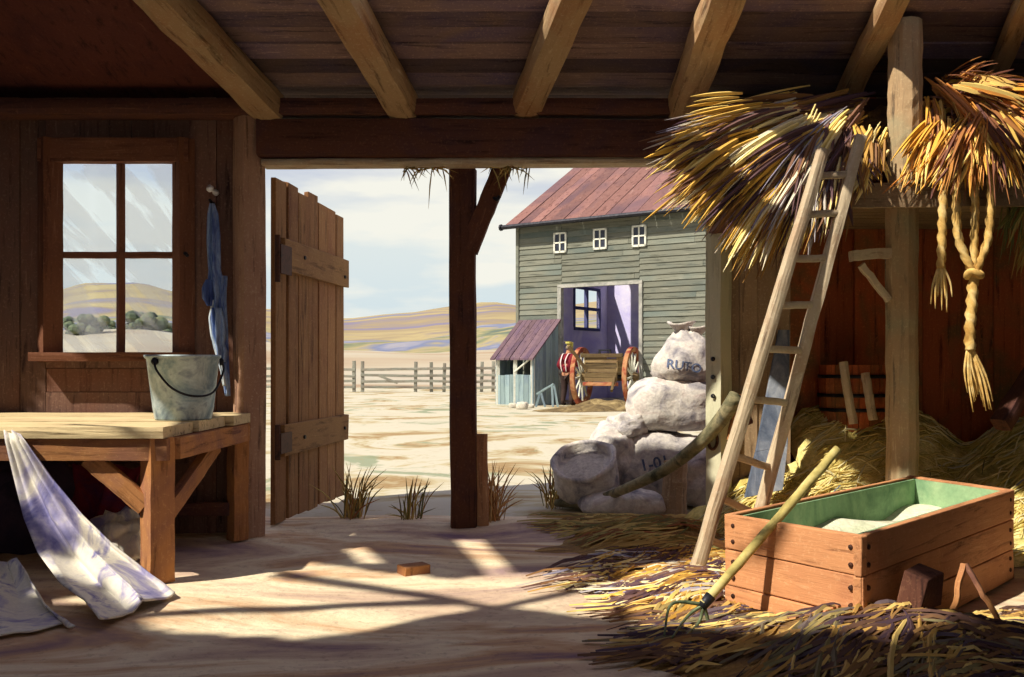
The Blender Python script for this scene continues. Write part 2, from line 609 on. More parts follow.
def glass_mat():
    m, nt, b = _base('old window glass')
    v, g, tone = _vecs(nt)
    nt.nodes.remove(b)
    out = [n for n in nt.nodes if n.type == 'OUTPUT_MATERIAL'][0]
    tr = nt.nodes.new('ShaderNodeBsdfTransparent')
    tr.inputs['Color'].default_value = (0.93, 0.97, 1.0, 1)
    df = nt.nodes.new('ShaderNodeBsdfTranslucent')
    df.inputs['Color'].default_value = (0.9, 0.93, 0.93, 1)
    gl = nt.nodes.new('ShaderNodeBsdfGlossy')
    gl.inputs['Roughness'].default_value = 0.05
    mpn = nt.nodes.new('ShaderNodeMapping')
    mpr = nt.nodes.new('ShaderNodeMapping')
    mpr.inputs['Rotation'].default_value = (0, math.radians(42), 0)
    nt.links.new(v, mpr.inputs['Vector'])
    mpn.inputs['Scale'].default_value = (3.4, 1.0, 0.7)
    nt.links.new(mpr.outputs[0], mpn.inputs['Vector'])
    n = _noise(nt, mpn.outputs[0], 2.2, 3, 0.5, 0.4)
    f = ramp(nt, n, [(0.46, (0, 0, 0)), (0.54, (0.24, 0.24, 0.24))])
    a = nt.nodes.new('ShaderNodeMixShader')
    nt.links.new(f, a.inputs[0])
    nt.links.new(tr.outputs[0], a.inputs[1])
    nt.links.new(df.outputs[0], a.inputs[2])
    c = nt.nodes.new('ShaderNodeMixShader')
    c.inputs[0].default_value = 0.03
    nt.links.new(a.outputs[0], c.inputs[1])
    nt.links.new(gl.outputs[0], c.inputs[2])
    nt.links.new(c.outputs[0], out.inputs['Surface'])
    return m


GLASS = glass_mat()
DARKPANE = wash('dark pane', [(40, 44, 56), (66, 70, 82)], 6, 0.1, 0.2)

# ------------------------------------------------------------------ the setting
YW = 6.40
TAN = math.tan(math.radians(12))


def roof_z(y):
    return 2.93 + (6.45 - y) * TAN


def to_roof(p):
    """the spot on the roof through which the sun reaches p"""
    n = V((0, TAN, 1)).normalized()
    q = V((0, 6.45, 2.93))
    t = (q - p).dot(n) / (-SUN).dot(n)
    r = p - SUN * t
    return (r.x, r.y)


HOLES = []


def hole(pts):
    HOLES.append([to_roof(p) for p in pts])


# unseen roof gaps shaped to throw sun on the floor, threshold strips, wall, bench and ladder side
hole([G(x, y) for x, y in ((118, 604), (200, 566), (300, 562), (372, 572), (440, 578), (560, 572), (652, 596), (610, 622), (480, 606), (420, 622), (300, 640), (150, 632))])
hole([G(x, y) for x, y in ((322, 530), (346, 530), (384, 566), (358, 566))])
hole([G(x, y) for x, y in ((452, 540), (482, 540), (528, 590), (498, 590))])
hole([P(x, y, 6.33) for x, y in ((208, 322), (236, 330), (264, 392), (264, 536), (236, 540), (232, 440))])
hole([G(x, y, 0.82) for x, y in ((-60, 414), (120, 411), (185, 416), (166, 428), (60, 430), (-60, 434))])
hole([P(x, y, 4.90) for x, y in ((40, 436), (120, 428), (172, 428), (172, 600), (134, 600), (130, 490))])
hole([P(x, y, 5.55) for x, y in ((138, 350), (186, 350), (178, 425), (140, 425))])
hole([P(x, y, 4.6) for x, y in ((20, 436), (34, 436), (110, 545), (160, 600), (60, 640), (40, 540))])
hole([P(x, y, 6.33) for x, y in ((706, 392), (790, 392), (790, 480), (706, 505))])
hole([G(x, y, .1) for x, y in ((596, 566), (690, 545), (730, 590), (800, 604), (880, 604), (985, 640), (900, 655), (780, 640), (690, 622), (620, 612))])
HOLES.append([(-1.95, 2.6), (-0.95, 2.1), (0.15, 2.7), (0.95, 3.9), (2.6, 4.4), (2.6, 5.27), (-0.55, 5.27), (-0.95, 4.6), (-1.6, 3.8)])


def cuts(y):
    out = []
    for poly in HOLES:
        xs = []
        for i in range(len(poly)):
            (x0, y0), (x1, y1) = poly[i], poly[(i + 1) % len(poly)]
            if (y0 <= y) != (y1 <= y):
                xs.append(x0 + (y - y0) / (y1 - y0) * (x1 - x0))
        xs.sort()
        out += [(xs[i], xs[i + 1]) for i in range(0, len(xs) - 1, 2)]
    out.sort()
    merged = []
    for a, b in out:
        if merged and a <= merged[-1][1]:
            merged[-1] = (merged[-1][0], max(b, merged[-1][1]))
        else:
            merged.append((a, b))
    return merged


def roof_strip(mb, x0, x1, y0, y1, tone, zoff=0.0):
    segs, x = [], x0
    for a, b in cuts((y0 + y1) / 2):
        if b <= x0 or a >= x1:
            continue
        if a > x:
            segs.append((x, a))
        x = max(x, b)
    if x < x1:
        segs.append((x, x1))
    for a, b in segs:
        if b - a < 0.01:
            continue
        za, zb = roof_z(y0) + zoff, roof_z(y1) + zoff
        mb.hexa([V((a, y0, za)), V((b, y0, za)), V((b, y1, zb)), V((a, y1, zb))],
                [V((a, y0, za + 0.03)), V((b, y0, za + 0.03)), V((b, y1, zb + 0.03)), V((a, y1, zb + 0.03))], tone)


def xb(y):
    return -1.70 + (6.4 - y) * -0.29


mb, mp_ = MB(), MB()
y = 6.52
while y > -3.2:
    w = 0.17 * R.uniform(0.85, 1.15)
    tone = R.random()
    z = R.uniform(-0.008, 0.008)
    n = 3
    for i in range(n):
        a, b = y - w * (i + 1) / n, y - w * i / n
        roof_strip(mb, xb(y) if y > 4.5 else -7.2, 5.3, a, b, tone, z)
        if y > 4.5:
            roof_strip(mp_, -7.2, xb(y), a, b, 0.5)
    y -= w
mb.build('ceiling', ROOFW, kind='structure', org=(0, 0, 3))
mp_.build('ceiling_panel', ROOFP, kind='structure', org=(0, 0, 3))
# unseen bars added under the roof gaps; their thin shadows streak the lit floor
mb = MB()
for (a, b, w) in (((322, 580), (500, 607), 0.05), ((440, 618), (600, 588), 0.045), ((210, 612), (392, 604), 0.06), ((250, 566), (420, 592), 0.03)):
    A, B = to_roof(G(*a)), to_roof(G(*b))
    A, B = V((A[0], A[1], roof_z(A[1]) - 0.02)), V((B[0], B[1], roof_z(B[1]) - 0.02))
    d = (B - A).normalized() * 0.3
    mb.tube([A - d, (A + B) / 2, B + d], w, 4)
mb.build('shadow_bars', BEAM, kind='structure', org=(0, 0, 3))


def vboards(mb, x0, x1, z0, z1, y, th=0.04, w=0.2, wob=0.01):
    x = x0
    while x < x1 - 0.001:
        ww = min(w * R.uniform(0.75, 1.2), x1 - x)
        if x1 - (x + ww) < 0.05:
            ww = x1 - x
        d = R.uniform(-wob, wob)
        mb.box((x, y + d, z0), (x + ww - 0.004, y + th + d, z1))
        x += ww


WX0, WX1, WZ0, WZ1 = -3.16, -2.155, 1.18, 2.655      # outer window frame
JX = -1.66                                          # left edge of the opening
mb = MB()
vboards(mb, -7.2, WX0 + 0.02, 0, 2.96, YW)
vboards(mb, WX1 - 0.02, JX - 0.16, 0, 2.96, YW)
vboards(mb, WX0 + 0.02, WX1 - 0.02, WZ1 - 0.02, 2.96, YW)
zz = 0.0
while zz < WZ0:
    h = min(0.16, WZ0 + 0.02 - zz)
    mb.box((WX0 + 0.02, YW + R.uniform(-.008, .008), zz), (WX1 - 0.02, YW + 0.04, zz + h - 0.004))
    zz += 0.16
mb.box((-7.2, YW + 0.035, 0), (WX0 + 0.02, YW + 0.05, 2.96), 0.3)
mb.box((WX1 - 0.02, YW + 0.035, 0), (JX - 0.16, YW + 0.05, 2.96), 0.3)
mb.box((WX0, YW + 0.035, 0), (WX1, YW + 0.05, WZ0), 0.3)
mb.build('wall_back', WALL, kind='structure', org=(-3, YW, 0))
mb = MB()
RX0, RX1 = 1.42, 1.88
vboards(mb, RX0, RX1, 0, 2.96, YW, w=0.12)
vboards(mb, RX1, 5.3, 2.5, 2.96, YW, w=0.2)
mb.build('wall_right_of_opening', GREYBOARD, kind='structure', org=(1.7, YW, 0))
mb = MB()
vboards(mb, RX1 - 0.04, 5.3, 0, 3.0, 6.95, w=0.24)
mb.box((RX1 - 0.04, 6.985, 0), (5.3, 7.0, 3.0), 0.4)
mb.box((RX1 - 0.04, YW + 0.03, 0), (RX1, 7.0, 3.0), 0.4)
mb.box((RX1 - 0.04, YW, 2.93), (5.3, 7.0, 2.97), 0.4)
mb.build('wall_stall', REDWALL, kind='structure', org=(3, 6.95, 0))
for nm, x in (('wall_left', -7.2), ('wall_right', 4.3)):
    mb = MB()
    yy = -3.2
    while yy < 6.9:
        mb.box((x, yy, 0), (x + 0.05, yy + 0.217, roof_z(yy) + 0.0))
        yy += 0.22
    mb.box((x + (-0.02 if x < 0 else 0.06), -3.2, 0), (x + (-0.01 if x < 0 else 0.07), 6.9, 2.9))
    mb.build(nm, WALL, kind='structure', org=(x, 2, 0))

mb = MB()  # unseen wall added behind the camera to cut sky light inside
for (a, b, z0) in ((-7.0, -2.2, 0.0), (2.6, 4.3, 0.0), (-2.2, 2.6, 2.6)):
    x = a
    while x < b - 0.01:
        w = min(0.22, b - x)
        mb.box((x, -3.2, z0), (x + w - 0.002, -3.15, roof_z(-3.2)))
        x += w
mb.build('sky_block_front', WALL, kind='structure', org=(0, -3.2, 0))

# floor: trodden earth with a low sill of dirt at the threshold


def floor_h(x, y):
    h = 0.018 * noise.noise(V((x * 1.1, y * 1.6, 3.1))) + 0.01 * noise.noise(V((x * 3.2, y * 4.1, 0.4)))
    h += 0.05 * math.exp(-((y - 6.75) / 0.28) ** 2) * (0.7 + 0.5 * noise.noise(V((x * 2.3, 5, 0))))
    return h


mb = MB()
mb.grid(lambda u, v: V((-7.2 + u * 11.5, -3.2 + v * 10.35, floor_h(-7.2 + u * 11.5, -3.2 + v * 10.35))), 120, 150, 0.5)
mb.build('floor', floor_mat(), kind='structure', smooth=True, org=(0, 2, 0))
mb = MB()


def yard(u, v):
    y = 6.9 + (v ** 2.2) * 110
    x = (u - 0.5) * (26 + y * 2.2)
    return V((x, y, 0.03 * noise.noise(V((x * .5, y * .4, 1))) - 0.02 * math.exp(-((y - 7) / 1.0) ** 2)))


mb.grid(yard, 110, 110, 0.5)
mb.build('yard_ground', ground_mat(), kind='structure', smooth=True, org=(0, 20, 0))


def ridge(name, Yr, Yf, prof, mat, back=30.0, amp=0.5):
    """a hill: ground rising from depth Yf to its crest at depth Yr, then falling behind"""
    def crest(x):
        px = 512 + x / Yr * F
        for (a, ya), (b, yb) in zip(prof, prof[1:]):
            if px <= b:
                t = max(0.0, min(1.0, (px - a) / (b - a)))
                t = t * t * (3 - 2 * t)
                return EYE - ((ya + (yb - ya) * t) - HOR) / F * Yr
        return EYE - (prof[-1][1] - HOR) / F * Yr

    def fn(u, v):
        y = Yf + (Yr - Yf) * v * 1.25
        x = (u - 0.5) * Yr * 1.9
        t = min(1.0, (y - Yf) / (Yr - Yf))
        c = crest(x * Yr / y)
        k = t * t * (3 - 2 * t)
        z = c * k if y <= Yr else c * (1 - 0.6 * ((y - Yr) / (Yr - Yf)) * 2)
        return V((x, y, z + amp * k * noise.noise(V((x / Yr * 14, y / Yr * 9, 2.0))) - 0.05))
    m = MB()
    m.grid(fn, 120, 36, 0.5)
    return m.build(name, mat, kind='structure', smooth=True, org=(0, Yr, 0))


ridge('hills', 230, 120, [(-200, 300), (40, 296), (92, 283), (130, 284), (185, 296), (280, 312), (342, 318), (400, 314), (450, 307), (500, 304), (530, 307), (640, 300), (1100, 300)],
      hill_mat('far hills', [(124, 118, 134), (146, 132, 106), (164, 150, 112), (140, 128, 116), (122, 124, 142)], 0.06), amp=0.9)
ridge('hills', 120, 75, [(-200, 322), (60, 318), (150, 316), (200, 322), (342, 338), (400, 340), (440, 336), (500, 326), (530, 318), (700, 316), (1100, 320)],
      hill_mat('middle hills', [(92, 104, 98), (126, 128, 100), (158, 146, 110), (110, 118, 144), (146, 144, 152), (94, 106, 90)], 0.11), amp=0.7)
ridge('hills', 76, 46, [(-200, 334), (60, 330), (140, 328), (200, 336), (342, 349), (420, 352), (520, 350), (700, 352), (1100, 350)],
      hill_mat('stubble field', [(156, 132, 109), (172, 161, 140), (177, 170, 154), (161, 135, 114)], 0.08), amp=0.15)

# trees seen far off through the window
for (px, py, Yd, w, h) in ((84, 322, 70, 2.6, 1.5), (106, 324, 84, 1.6, 1.0), (144, 322, 72, 3.2, 1.7), (169, 326, 86, 1.5, 0.9)):
    c = P(px, py, Yd)
    mb = MB()
    for k in range(26):
        q = c + V((R.gauss(0, w * 0.3), R.gauss(0, .4), R.uniform(-0.4 * h, 0.4 * h) - 0.3))
        r = R.uniform(0.22, 0.42) * h
        Mx = Matrix.Translation(q) @ Matrix.Diagonal((r, r, r * .8, 1)).to_4x4()
        mb.lathe([(0.01, -1), (0.6, -.75), (.95, -.2), (.9, .35), (.55, .8), (0.01, 1)], Mx, 8)
    t = mb.build('bush', wash('bush leaves', [(66, 70, 66), (94, 104, 80), (120, 118, 84)], 1.2, 0.2))
    n_ = {84: 'dark bush on the hillside seen low in the left pane of the window', 106: 'small bush beside the leftmost dark bush seen through the window',
          144: 'largest dark bush seen through the lower right pane of the window', 169: 'small low bush right of the largest bush through the window'}[px]
    tag(t, n_, 'bush', 'bushes on the far hillside')

# ------------------------------------------------------------------ roof timbers
RAF = [((165, 0), (266, 110), 0.22, 'stout round rafter nearest the window, ending at the corner post'),
       ((342, 0), (402, 110), 0.21, 'orange-brown rafter second from the window, above the open plank door'),
       ((570, 0), (527, 108), 0.20, 'rafter leaning right above the centre post and its brace'),
       ((722, 0), (684, 106), 0.22, 'smooth pale rafter just left of the loft straw'),
       ((893, 0), (845, 74), 0.15, 'squared rafter running into the straw beside the loft post'),
       ((1040, -30), (985, 55), 0.12, 'slender pale rafter above the straw at the far right of the loft')]
for (a, b, w, lab) in RAF:
    yb_, ya_ = (6.28, None)
    zb = 1.14
    q = P(b[0], b[1], 6.25)
    q.z = roof_z(6.25) - w / 2 - 0.01
    # the near end, on the roof plane
    px, py = a
    best = None
    for i in range(400):
        yy = 6.2 - i * 0.004
        d = abs(P(px, py, yy).z - (roof_z(yy) - w / 2 - 0.01))
        if best is None or d < best[0]:
            best = (d, yy)
    n = P(px, py, best[1])
    n.z = roof_z(n.y) - w / 2 - 0.01
    e = n + (n - q) * 0.5
    e.z = roof_z(e.y) - w / 2 - 0.012
    q2 = q + (q - e).normalized() * 0.05
    q2.z = roof_z(q2.y) - w / 2 - 0.01
    tag(hew('rafter', e, q2, w, w * 0.95, BEAMR, rnd=0.6, jit=0.007), lab, 'rafter', 'rafters')

# wall plate, header and head board
o = hew('wall_plate', (-3.55, 6.30, 2.835), (4.3, 6.30, 2.835), 0.2, 0.11, BEAM, jit=0.004, seg=24)
tag(o, 'long wall plate the rafters stand on, above the opening', 'beam')
o = hew('header_beam', (JX - 0.02, 6.33, 2.64), (4.3, 6.33, 2.64), 0.2, 0.26, BEAM, jit=0.005, seg=24)
tag(o, 'thick dark header beam across the top of the wide opening', 'beam')
o = hew('head_board', (JX, 6.36, 2.485), (RX0 + 0.1, 6.36, 2.50), 0.16, 0.045, LADW, jit=0.002, seg=16)
tag(o, 'thin pale board under the dark header beam', 'board')

# jamb posts
o = hew('corner_post', (JX - 0.09, 6.33, 0.0), (JX - 0.09, 6.33, 2.78), 0.18, 0.16, wood('corner post wood', (86, 64, 54), (172, 136, 112), (226, 200, 172), (132, 92, 80), 'Z', tv=0.1, big=2.0), jit=0.005)
tag(o, 'brown corner post between the hanging blue rag and the open plank door', 'post')
o = hew('door_jamb', (1.385, 6.37, 0), (1.385, 6.37, 2.5), 0.135, 0.12, PALE, jit=0.003, rnd=0.1)
jamb = tag(o, 'cream painted jamb standing right of the grain sacks', 'jamb')

# centre post and its brace
cp = empty('centre_post', (-0.33, 6.62, 0), 'dark square post in the middle of the wide opening with a slanted brace', 'post')
hew('shaft', (-0.335, 6.62, 0), (-0.345, 6.62, 2.5), 0.195, 0.19, wood('dark post wood', (48, 30, 26), (98, 62, 46), (146, 104, 76), (56, 42, 56), 'Z', big=2.5), cp, jit=0.006)
hew('brace', (-0.30, 6.58, 1.93), (-0.06, 6.58, 2.52), 0.12, 0.13, wood('dark post wood', (48, 30, 26), (98, 62, 46), (146, 104, 76), (56, 42, 56), 'Z', big=2.5), cp, rnd=0.15)
hew('foot_board', (-0.225, 6.60, 0), (-0.235, 6.60, 0.66), 0.05, 0.13, POSTW, cp, jit=0.004)
pg = MB()
pg.tube([V((-0.14, 6.55, 2.30)), V((-0.10, 6.5, 2.27)), V((-0.085, 6.5, 2.295))], 0.014, 8)
pg.build('peg', DARKIRON, cp, True)

# ------------------------------------------------------------------ window
win = empty('window_1', (-2.65, YW, WZ0), kind='structure')
FRAMEW = wood('window frame wood', (66, 38, 28), (122, 80, 58), (170, 124, 96), (96, 56, 46), 'Z', tv=0.25)
PX0, PX1, PZ0, PZ1 = -3.035, -2.255, 1.225, 2.495
for nm, a, b, w, h in (('frame_side', ((WX0 + PX0) / 2, 6.375, WZ0 - .02), ((WX0 + PX0) / 2, 6.375, WZ1), 0.13, 0.11), ('frame_side', ((WX1 + PX1) / 2, 6.375, WZ0 - .02), ((WX1 + PX1) / 2, 6.375, WZ1), 0.11, 0.11),
                       ('frame_head', (WX0, 6.37, (WZ1 + PZ1) / 2), (WX1, 6.37, (WZ1 + PZ1) / 2), 0.1, 0.16), ('sill', (WX0 - 0.03, 6.34, PZ0 - 0.03), (WX1 + 0.03, 6.34, PZ0 - 0.03), 0.16, 0.06)):
    hew(nm, a, b, w, h, FRAMEW, win, rnd=0.08, jit=0.002)
cx = (120 - 512) / 148.4
cz = 1.14 + (365 - 255) / 148.4
hew('muntin', (cx, 6.415, PZ0), (cx, 6.415, PZ1), 0.045, 0.045, FRAMEW, win, rnd=0.1, jit=0.002)
hew('muntin', (PX0, 6.41, cz), (PX1, 6.41, cz), 0.045, 0.042, FRAMEW, win, rnd=0.1, jit=0.002)
for (a, b) in ((PX0, cx), (cx, PX1)):
    for (c, d) in ((PZ0, cz), (cz, PZ1)):
        mb = MB()
        mb.box((a, 6.42, c), (b, 6.424, d))
        mb.build('pane', GLASS, win)
mb = MB()
mb.tube([V((WX1 - 0.01, 6.31, cz)), V((WX1 - 0.01, 6.29, cz)), V((WX1 + 0.01, 6.285, cz - 0.02))], 0.012, 8)
mb.build('catch', DARKIRON, win, True)

# ------------------------------------------------------------------ plank door, opened outwards
H0, H1 = V((-1.648, 6.56, 0.03)), V((-1.455, 8.12, 0.03))
dd = (H1 - H0)
DW = dd.length
door = empty('door_1', H0, rz=math.atan2(dd.y, dd.x), kind='structure')
mb = MB()
n = 7
for i in range(n):
    a, b = DW * i / n, DW * (i + 1) / n - 0.012
    t = 2.43 + R.uniform(-0.05, 0.03) - 0.02 * i / n
    d = R.uniform(-0.005, 0.005)
    lo, hi = (a, -0.02 + d, R.uniform(0, .02)), (b, 0.02 + d, t)
    mb.box(lo, hi, jit=0.006)
mb.build('leaf', DOORW, door, local=True, bevel=0.006)
DOORX = wood('door batten wood', (82, 58, 38), (150, 114, 74), (206, 172, 120), (120, 84, 60), 'X', tv=0.2)
for z0, z1 in ((1.77, 2.0), (0.47, 0.69)):
    mb = MB()
    mb.box((0.06, -0.062, z0), (DW + 0.01, -0.022, z1), jit=0.006)
    bt = mb.build('batten', DOORX, door, local=True, bevel=0.006)
mb = MB()
mb.box((-0.05, -0.075, 1.74), (0.16, -0.062, 1.94))
mb.tube([V((-0.05, -0.05, 1.68)), V((-0.05, -0.05, 2.0))], 0.02, 8)
mb.build('hinge', IRON, door, local=True)
mb = MB()
mb.box((-0.05, -0.075, 0.5), (0.16, -0.062, 0.64))
mb.tube([V((-0.05, -0.05, 0.46)), V((-0.05, -0.05, 0.7))], 0.02, 8)
mb.build('hinge', IRON, door, local=True)
for k, (x, z) in enumerate(((0.45, 1.9), (1.45, 1.85), (0.45, .58), (1.45, .58))):
    mb = MB()
    mb.tube([V((x, -0.06, z)), V((x, -0.075, z))], 0.014, 8)
    mb.build('nail', DARKIRON, door, local=True)

# ------------------------------------------------------------------ work bench
T = 0.82
YF = 4.92
bench = empty('workbench', (-3.3, 5.6, 0), 'long rough timber workbench under the window with diagonal braces', 'workbench')
for k, (a, b, xr) in enumerate(((YF - 0.02, 5.36, -1.80), (5.37, 5.86, -1.77), (5.87, 6.33, -1.72))):
    o = hew('top_board', (-5.2, (a + b) / 2, T - 0.03), (xr, (a + b) / 2, T - 0.03 + 0.003 * k), b - a, 0.06, wood('bench top wood', (120, 96, 68), (224, 202, 156), (242, 226, 186), (170, 140, 112), 'Z', tv=0.3), bench, rnd=0.04, jit=0.002, seg=16)
hew('apron', (-5.2, YF + 0.03, 0.70), (-1.79, YF + 0.03, 0.70), 0.05, 0.115, BENCHW, bench, rnd=0.06, jit=0.003, upv=(0, 0, 1))
hew('apron', (-1.775, YF + 0.1, 0.70), (-1.745, 6.28, 0.70), 0.05, 0.115, BENCHW, bench, rnd=0.06, jit=0.003)
for (x, y) in ((-1.865, 5.0), (-1.79, 6.2), (-4.9, 5.0), (-4.9, 6.2)):
    hew('leg', (x, y, 0.0), (x, y, T - 0.06), 0.135 if y < 6 else 0.105, 0.13 if y < 6 else 0.1, BENCHW, bench, rnd=0.12, jit=0.004)
hew('brace', (-2.22, 4.985, 0.655), (-1.92, 4.985, 0.40), 0.1, 0.05, BENCHW, bench, rnd=0.1, jit=0.003, upv=(0, 1, 0))
hew('brace', (-1.83, 5.06, 0.36), (-1.80, 5.78, 0.66), 0.05, 0.1, BENCHW, bench, rnd=0.1, jit=0.003)
hew('stretcher', (-4.9, 6.2, 0.2), (-1.79, 6.2, 0.2), 0.05, 0.09, BEAM, bench, jit=0.003)

# bucket
bx, by = (185 - 512) / 170.0, 5.56
bk = empty('bucket', (bx, by, T), 'dented zinc bucket with a drooping wire handle standing on the bench end', 'bucket')
M0 = Matrix.Translation((bx, by, T))
rb, rt, hb = 0.158, 0.206, 0.375
mb = MB()
mb.lathe([(0.005, 0.012), (rb - .006, 0.012), (rb, 0.0), (rb + .003, 0.012), (rb + .012, 0.07), (rb + .0135, 0.078), (rb + .013, 0.086), (rt - 0.005, hb - 0.02), (rt + 0.004, hb - 0.014), (rt + 0.009, hb - 0.004),
          (rt + 0.006, hb + 0.004), (rt - 0.002, hb), (rt - 0.012, hb - 0.03), (rb - 0.006, 0.03), (0.005, 0.024)], M0, 40, 0.5)
for i, v in enumerate(mb.v):
    k = 0.006 * noise.noise(V((v.x * 9, v.y * 9, v.z * 7)))
    mb.v[i] = v + (v - V((bx, by, v.z))).normalized() * k
mb.build('body', ZINC, bk, True)
mb = MB()
ang = math.radians(-62)
ear = [V((bx + math.cos(a) * (rt + .006), by + math.sin(a) * (rt + .006), T + hb - 0.035)) for a in (math.radians(-118), math.radians(18))]
e0, e1 = ear
pts = smooth_path([e0, e0 + V((0.035, -0.05, -0.055)), V((bx + 0.03, by - rt - 0.06, T + 0.19)), V((bx + 0.13, by - rt - 0.01, T + 0.145)), V((bx + 0.205, by - 0.09, T + 0.165)), e1 + V((0.02, -0.02, -0.05)), e1], 30)
mb.tube(pts, 0.0065, 8)
mb.build('handle', DARKIRON, bk, True)
for e in ear:
    mb = MB()
    d = (e - V((bx, by, e.z))).normalized()
    mb.lathe([(0.004, -.01), (0.022, -.01), (0.024, 0.0), (0.012, 0.014), (0.003, 0.014)], Matrix.Translation(e) @ d.to_track_quat('Z', 'Y').to_matrix().to_4x4(), 14)
    mb.build('ear', DARKIRON, bk, True)

# blue rag on its peg, and the white peg above
mb = MB()
pc = P(212, 203, 6.36)
mb.tube([pc + V((0, 0.05, 0)), pc, pc + V((0.0, -0.05, 0.012))], [0.012, 0.012, 0.009], 8)
tag(mb.build('peg', DARKIRON), 'dark peg the blue rag hangs from', 'peg')
pc = P(212, 190, 6.34)
mb = MB()
mb.lathe([(0.006, 0.05), (0.02, 0.05), (0.02, 0.03), (0.012, 0.02), (0.012, 0.0), (0.024, -0.012), (0.024, -0.03), (0.004, -0.036)], Matrix.Translation(pc) @ V((0.35, 0.9, -.3)).to_track_quat('Z', 'Y').to_matrix().to_4x4(), 14)
tag(mb.build('insulator', wash('white china', [(226, 226, 230), (246, 246, 244)], 9, 0.04, 0.3), smooth=True), 'small white china knob on the wall above the blue rag', 'knob')
rag = empty('rag', P(216, 395, 6.3), 'long blue rag hanging in folds from a peg beside the window', 'cloth')


def strip(prof, Y, fold, seed, nu=14, nv=34):
    """cloth hanging by pixel rows (row, left, right); folds run down it"""
    def fn(u, v):
        t = v * (len(prof) - 1)
        k = min(int(t), len(prof) - 2)
        f = t - k
        a, b = prof[k], prof[k + 1]
        row, l, r = [a[i] + (b[i] - a[i]) * f for i in range(3)]
        q = P(l + (r - l) * u, row, Y)
        q.y += -fold * (0.6 + 0.4 * math.sin(u * 9 + v * 4 + seed)) * math.sin(math.pi * u) + 0.3 * fold * math.sin(u * 17 + seed + v * 3)
        return q
    m = MB()
    m.grid(fn, nu, nv, 0.5)
    return m


strip([(204, 211, 215), (214, 207, 219), (240, 206, 221), (270, 208, 221), (284, 207, 224), (296, 212, 224), (312, 213, 222)], 6.30, 0.05, 0).build('upper_fold', BLUEC, rag, True, solid=0.006)
strip([(280, 206, 212), (288, 202, 214), (298, 203, 214), (306, 208, 213)], 6.26, 0.05, 2).build('side_loop', BLUEC, rag, True, solid=0.006)
strip([(276, 222, 227), (300, 219, 226), (330, 217, 228), (360, 220, 229), (396, 225, 231)], 6.31, 0.035, 4).build('long_tail', BLUEC, rag, True, solid=0.006)
strip([(308, 212, 222), (320, 211, 225), (334, 212, 226), (344, 216, 224), (352, 217, 227), (362, 219, 226)], 6.26, 0.06, 1).build('lower_fold', BLUEC, rag, True, solid=0.006)
o = strip([(300, 212, 217), (318, 209, 213), (336, 211, 216), (348, 214, 221), (372, 221, 224), (386, 223, 226)], 6.27, 0.02, 3).build('pale_edge', BLUETRIM, rag, True, solid=0.006)
o['label'] = 'pale edge of the blue rag'

# sheets and cloths about the bench
def sheet(prof, name, mat, label, cat, fold, seed, parent=None):
    """rows of (left px, left py, right px, right py, depth left, depth right)"""
    def fn(u, v):
        t = v * (len(prof) - 1)
        k = min(int(t), len(prof) - 2)
        f = t - k
        f = f * f * (3 - 2 * f) * 0.4 + f * 0.6
        a, b = prof[k], prof[k + 1]
        r = [a[i] + (b[i] - a[i]) * f for i in range(6)]
        A, B = P(r[0], r[1], r[4]), P(r[2], r[3], r[5])
        q = A.lerp(B, u)
        w = (A - B).length
        ff = fold * min(1.0, w * 2.0)
        q.y -= ff * (math.sin(u * 11 + seed) * (0.5 + 0.5 * v) + 0.5 * math.sin(u * 23 + v * 5))
        q.z += 0.5 * ff * math.sin(u * 11 + seed + 0.6)
        q.z = max(q.z, 0.02 + floor_h(q.x, q.y))
        return q
    m = MB()
    m.grid(fn, 34, 44, 0.5)
    o = m.build(name, mat, smooth=True, solid=0.008)
    return tag(o, label, cat)


sheet([(4, 428, 16, 428, 4.93, 4.93), (6, 440, 24, 440, 4.86, 4.86), (16, 480, 50, 478, 4.84, 4.85), (26, 520, 80, 514, 4.76, 4.80), (40, 556, 112, 544, 4.62, 4.75), (62, 588, 142, 566, 4.42, 4.72), (84, 606, 160, 580, 4.25, 4.68), (100, 622, 172, 592, 4.08, 4.58)],
      'sheet', SHEET, 'long pale sheet sweeping from the bench edge down across the floor', 'sheet', 0.06, 0.5)
sheet([(-40, 552, 16, 562, 4.8, 4.75), (-40, 574, 30, 584, 4.6, 4.6), (-40, 610, 48, 606, 4.3, 4.4), (-50, 650, 80, 630, 3.9, 4.1)], 'sheet', SHEET, 'pale heap of sheeting on the floor at the bottom left corner', 'sheet', 0.07, 2.1)
sheet([(74, 466, 140, 466, 5.7, 5.7), (78, 490, 132, 490, 5.6, 5.6), (70, 520, 128, 520, 5.55, 5.55), (64, 560, 140, 560, 5.4, 5.5)], 'blanket', REDC, 'dark red blanket hanging in shadow beneath the bench', 'blanket', 0.05, 1.0)


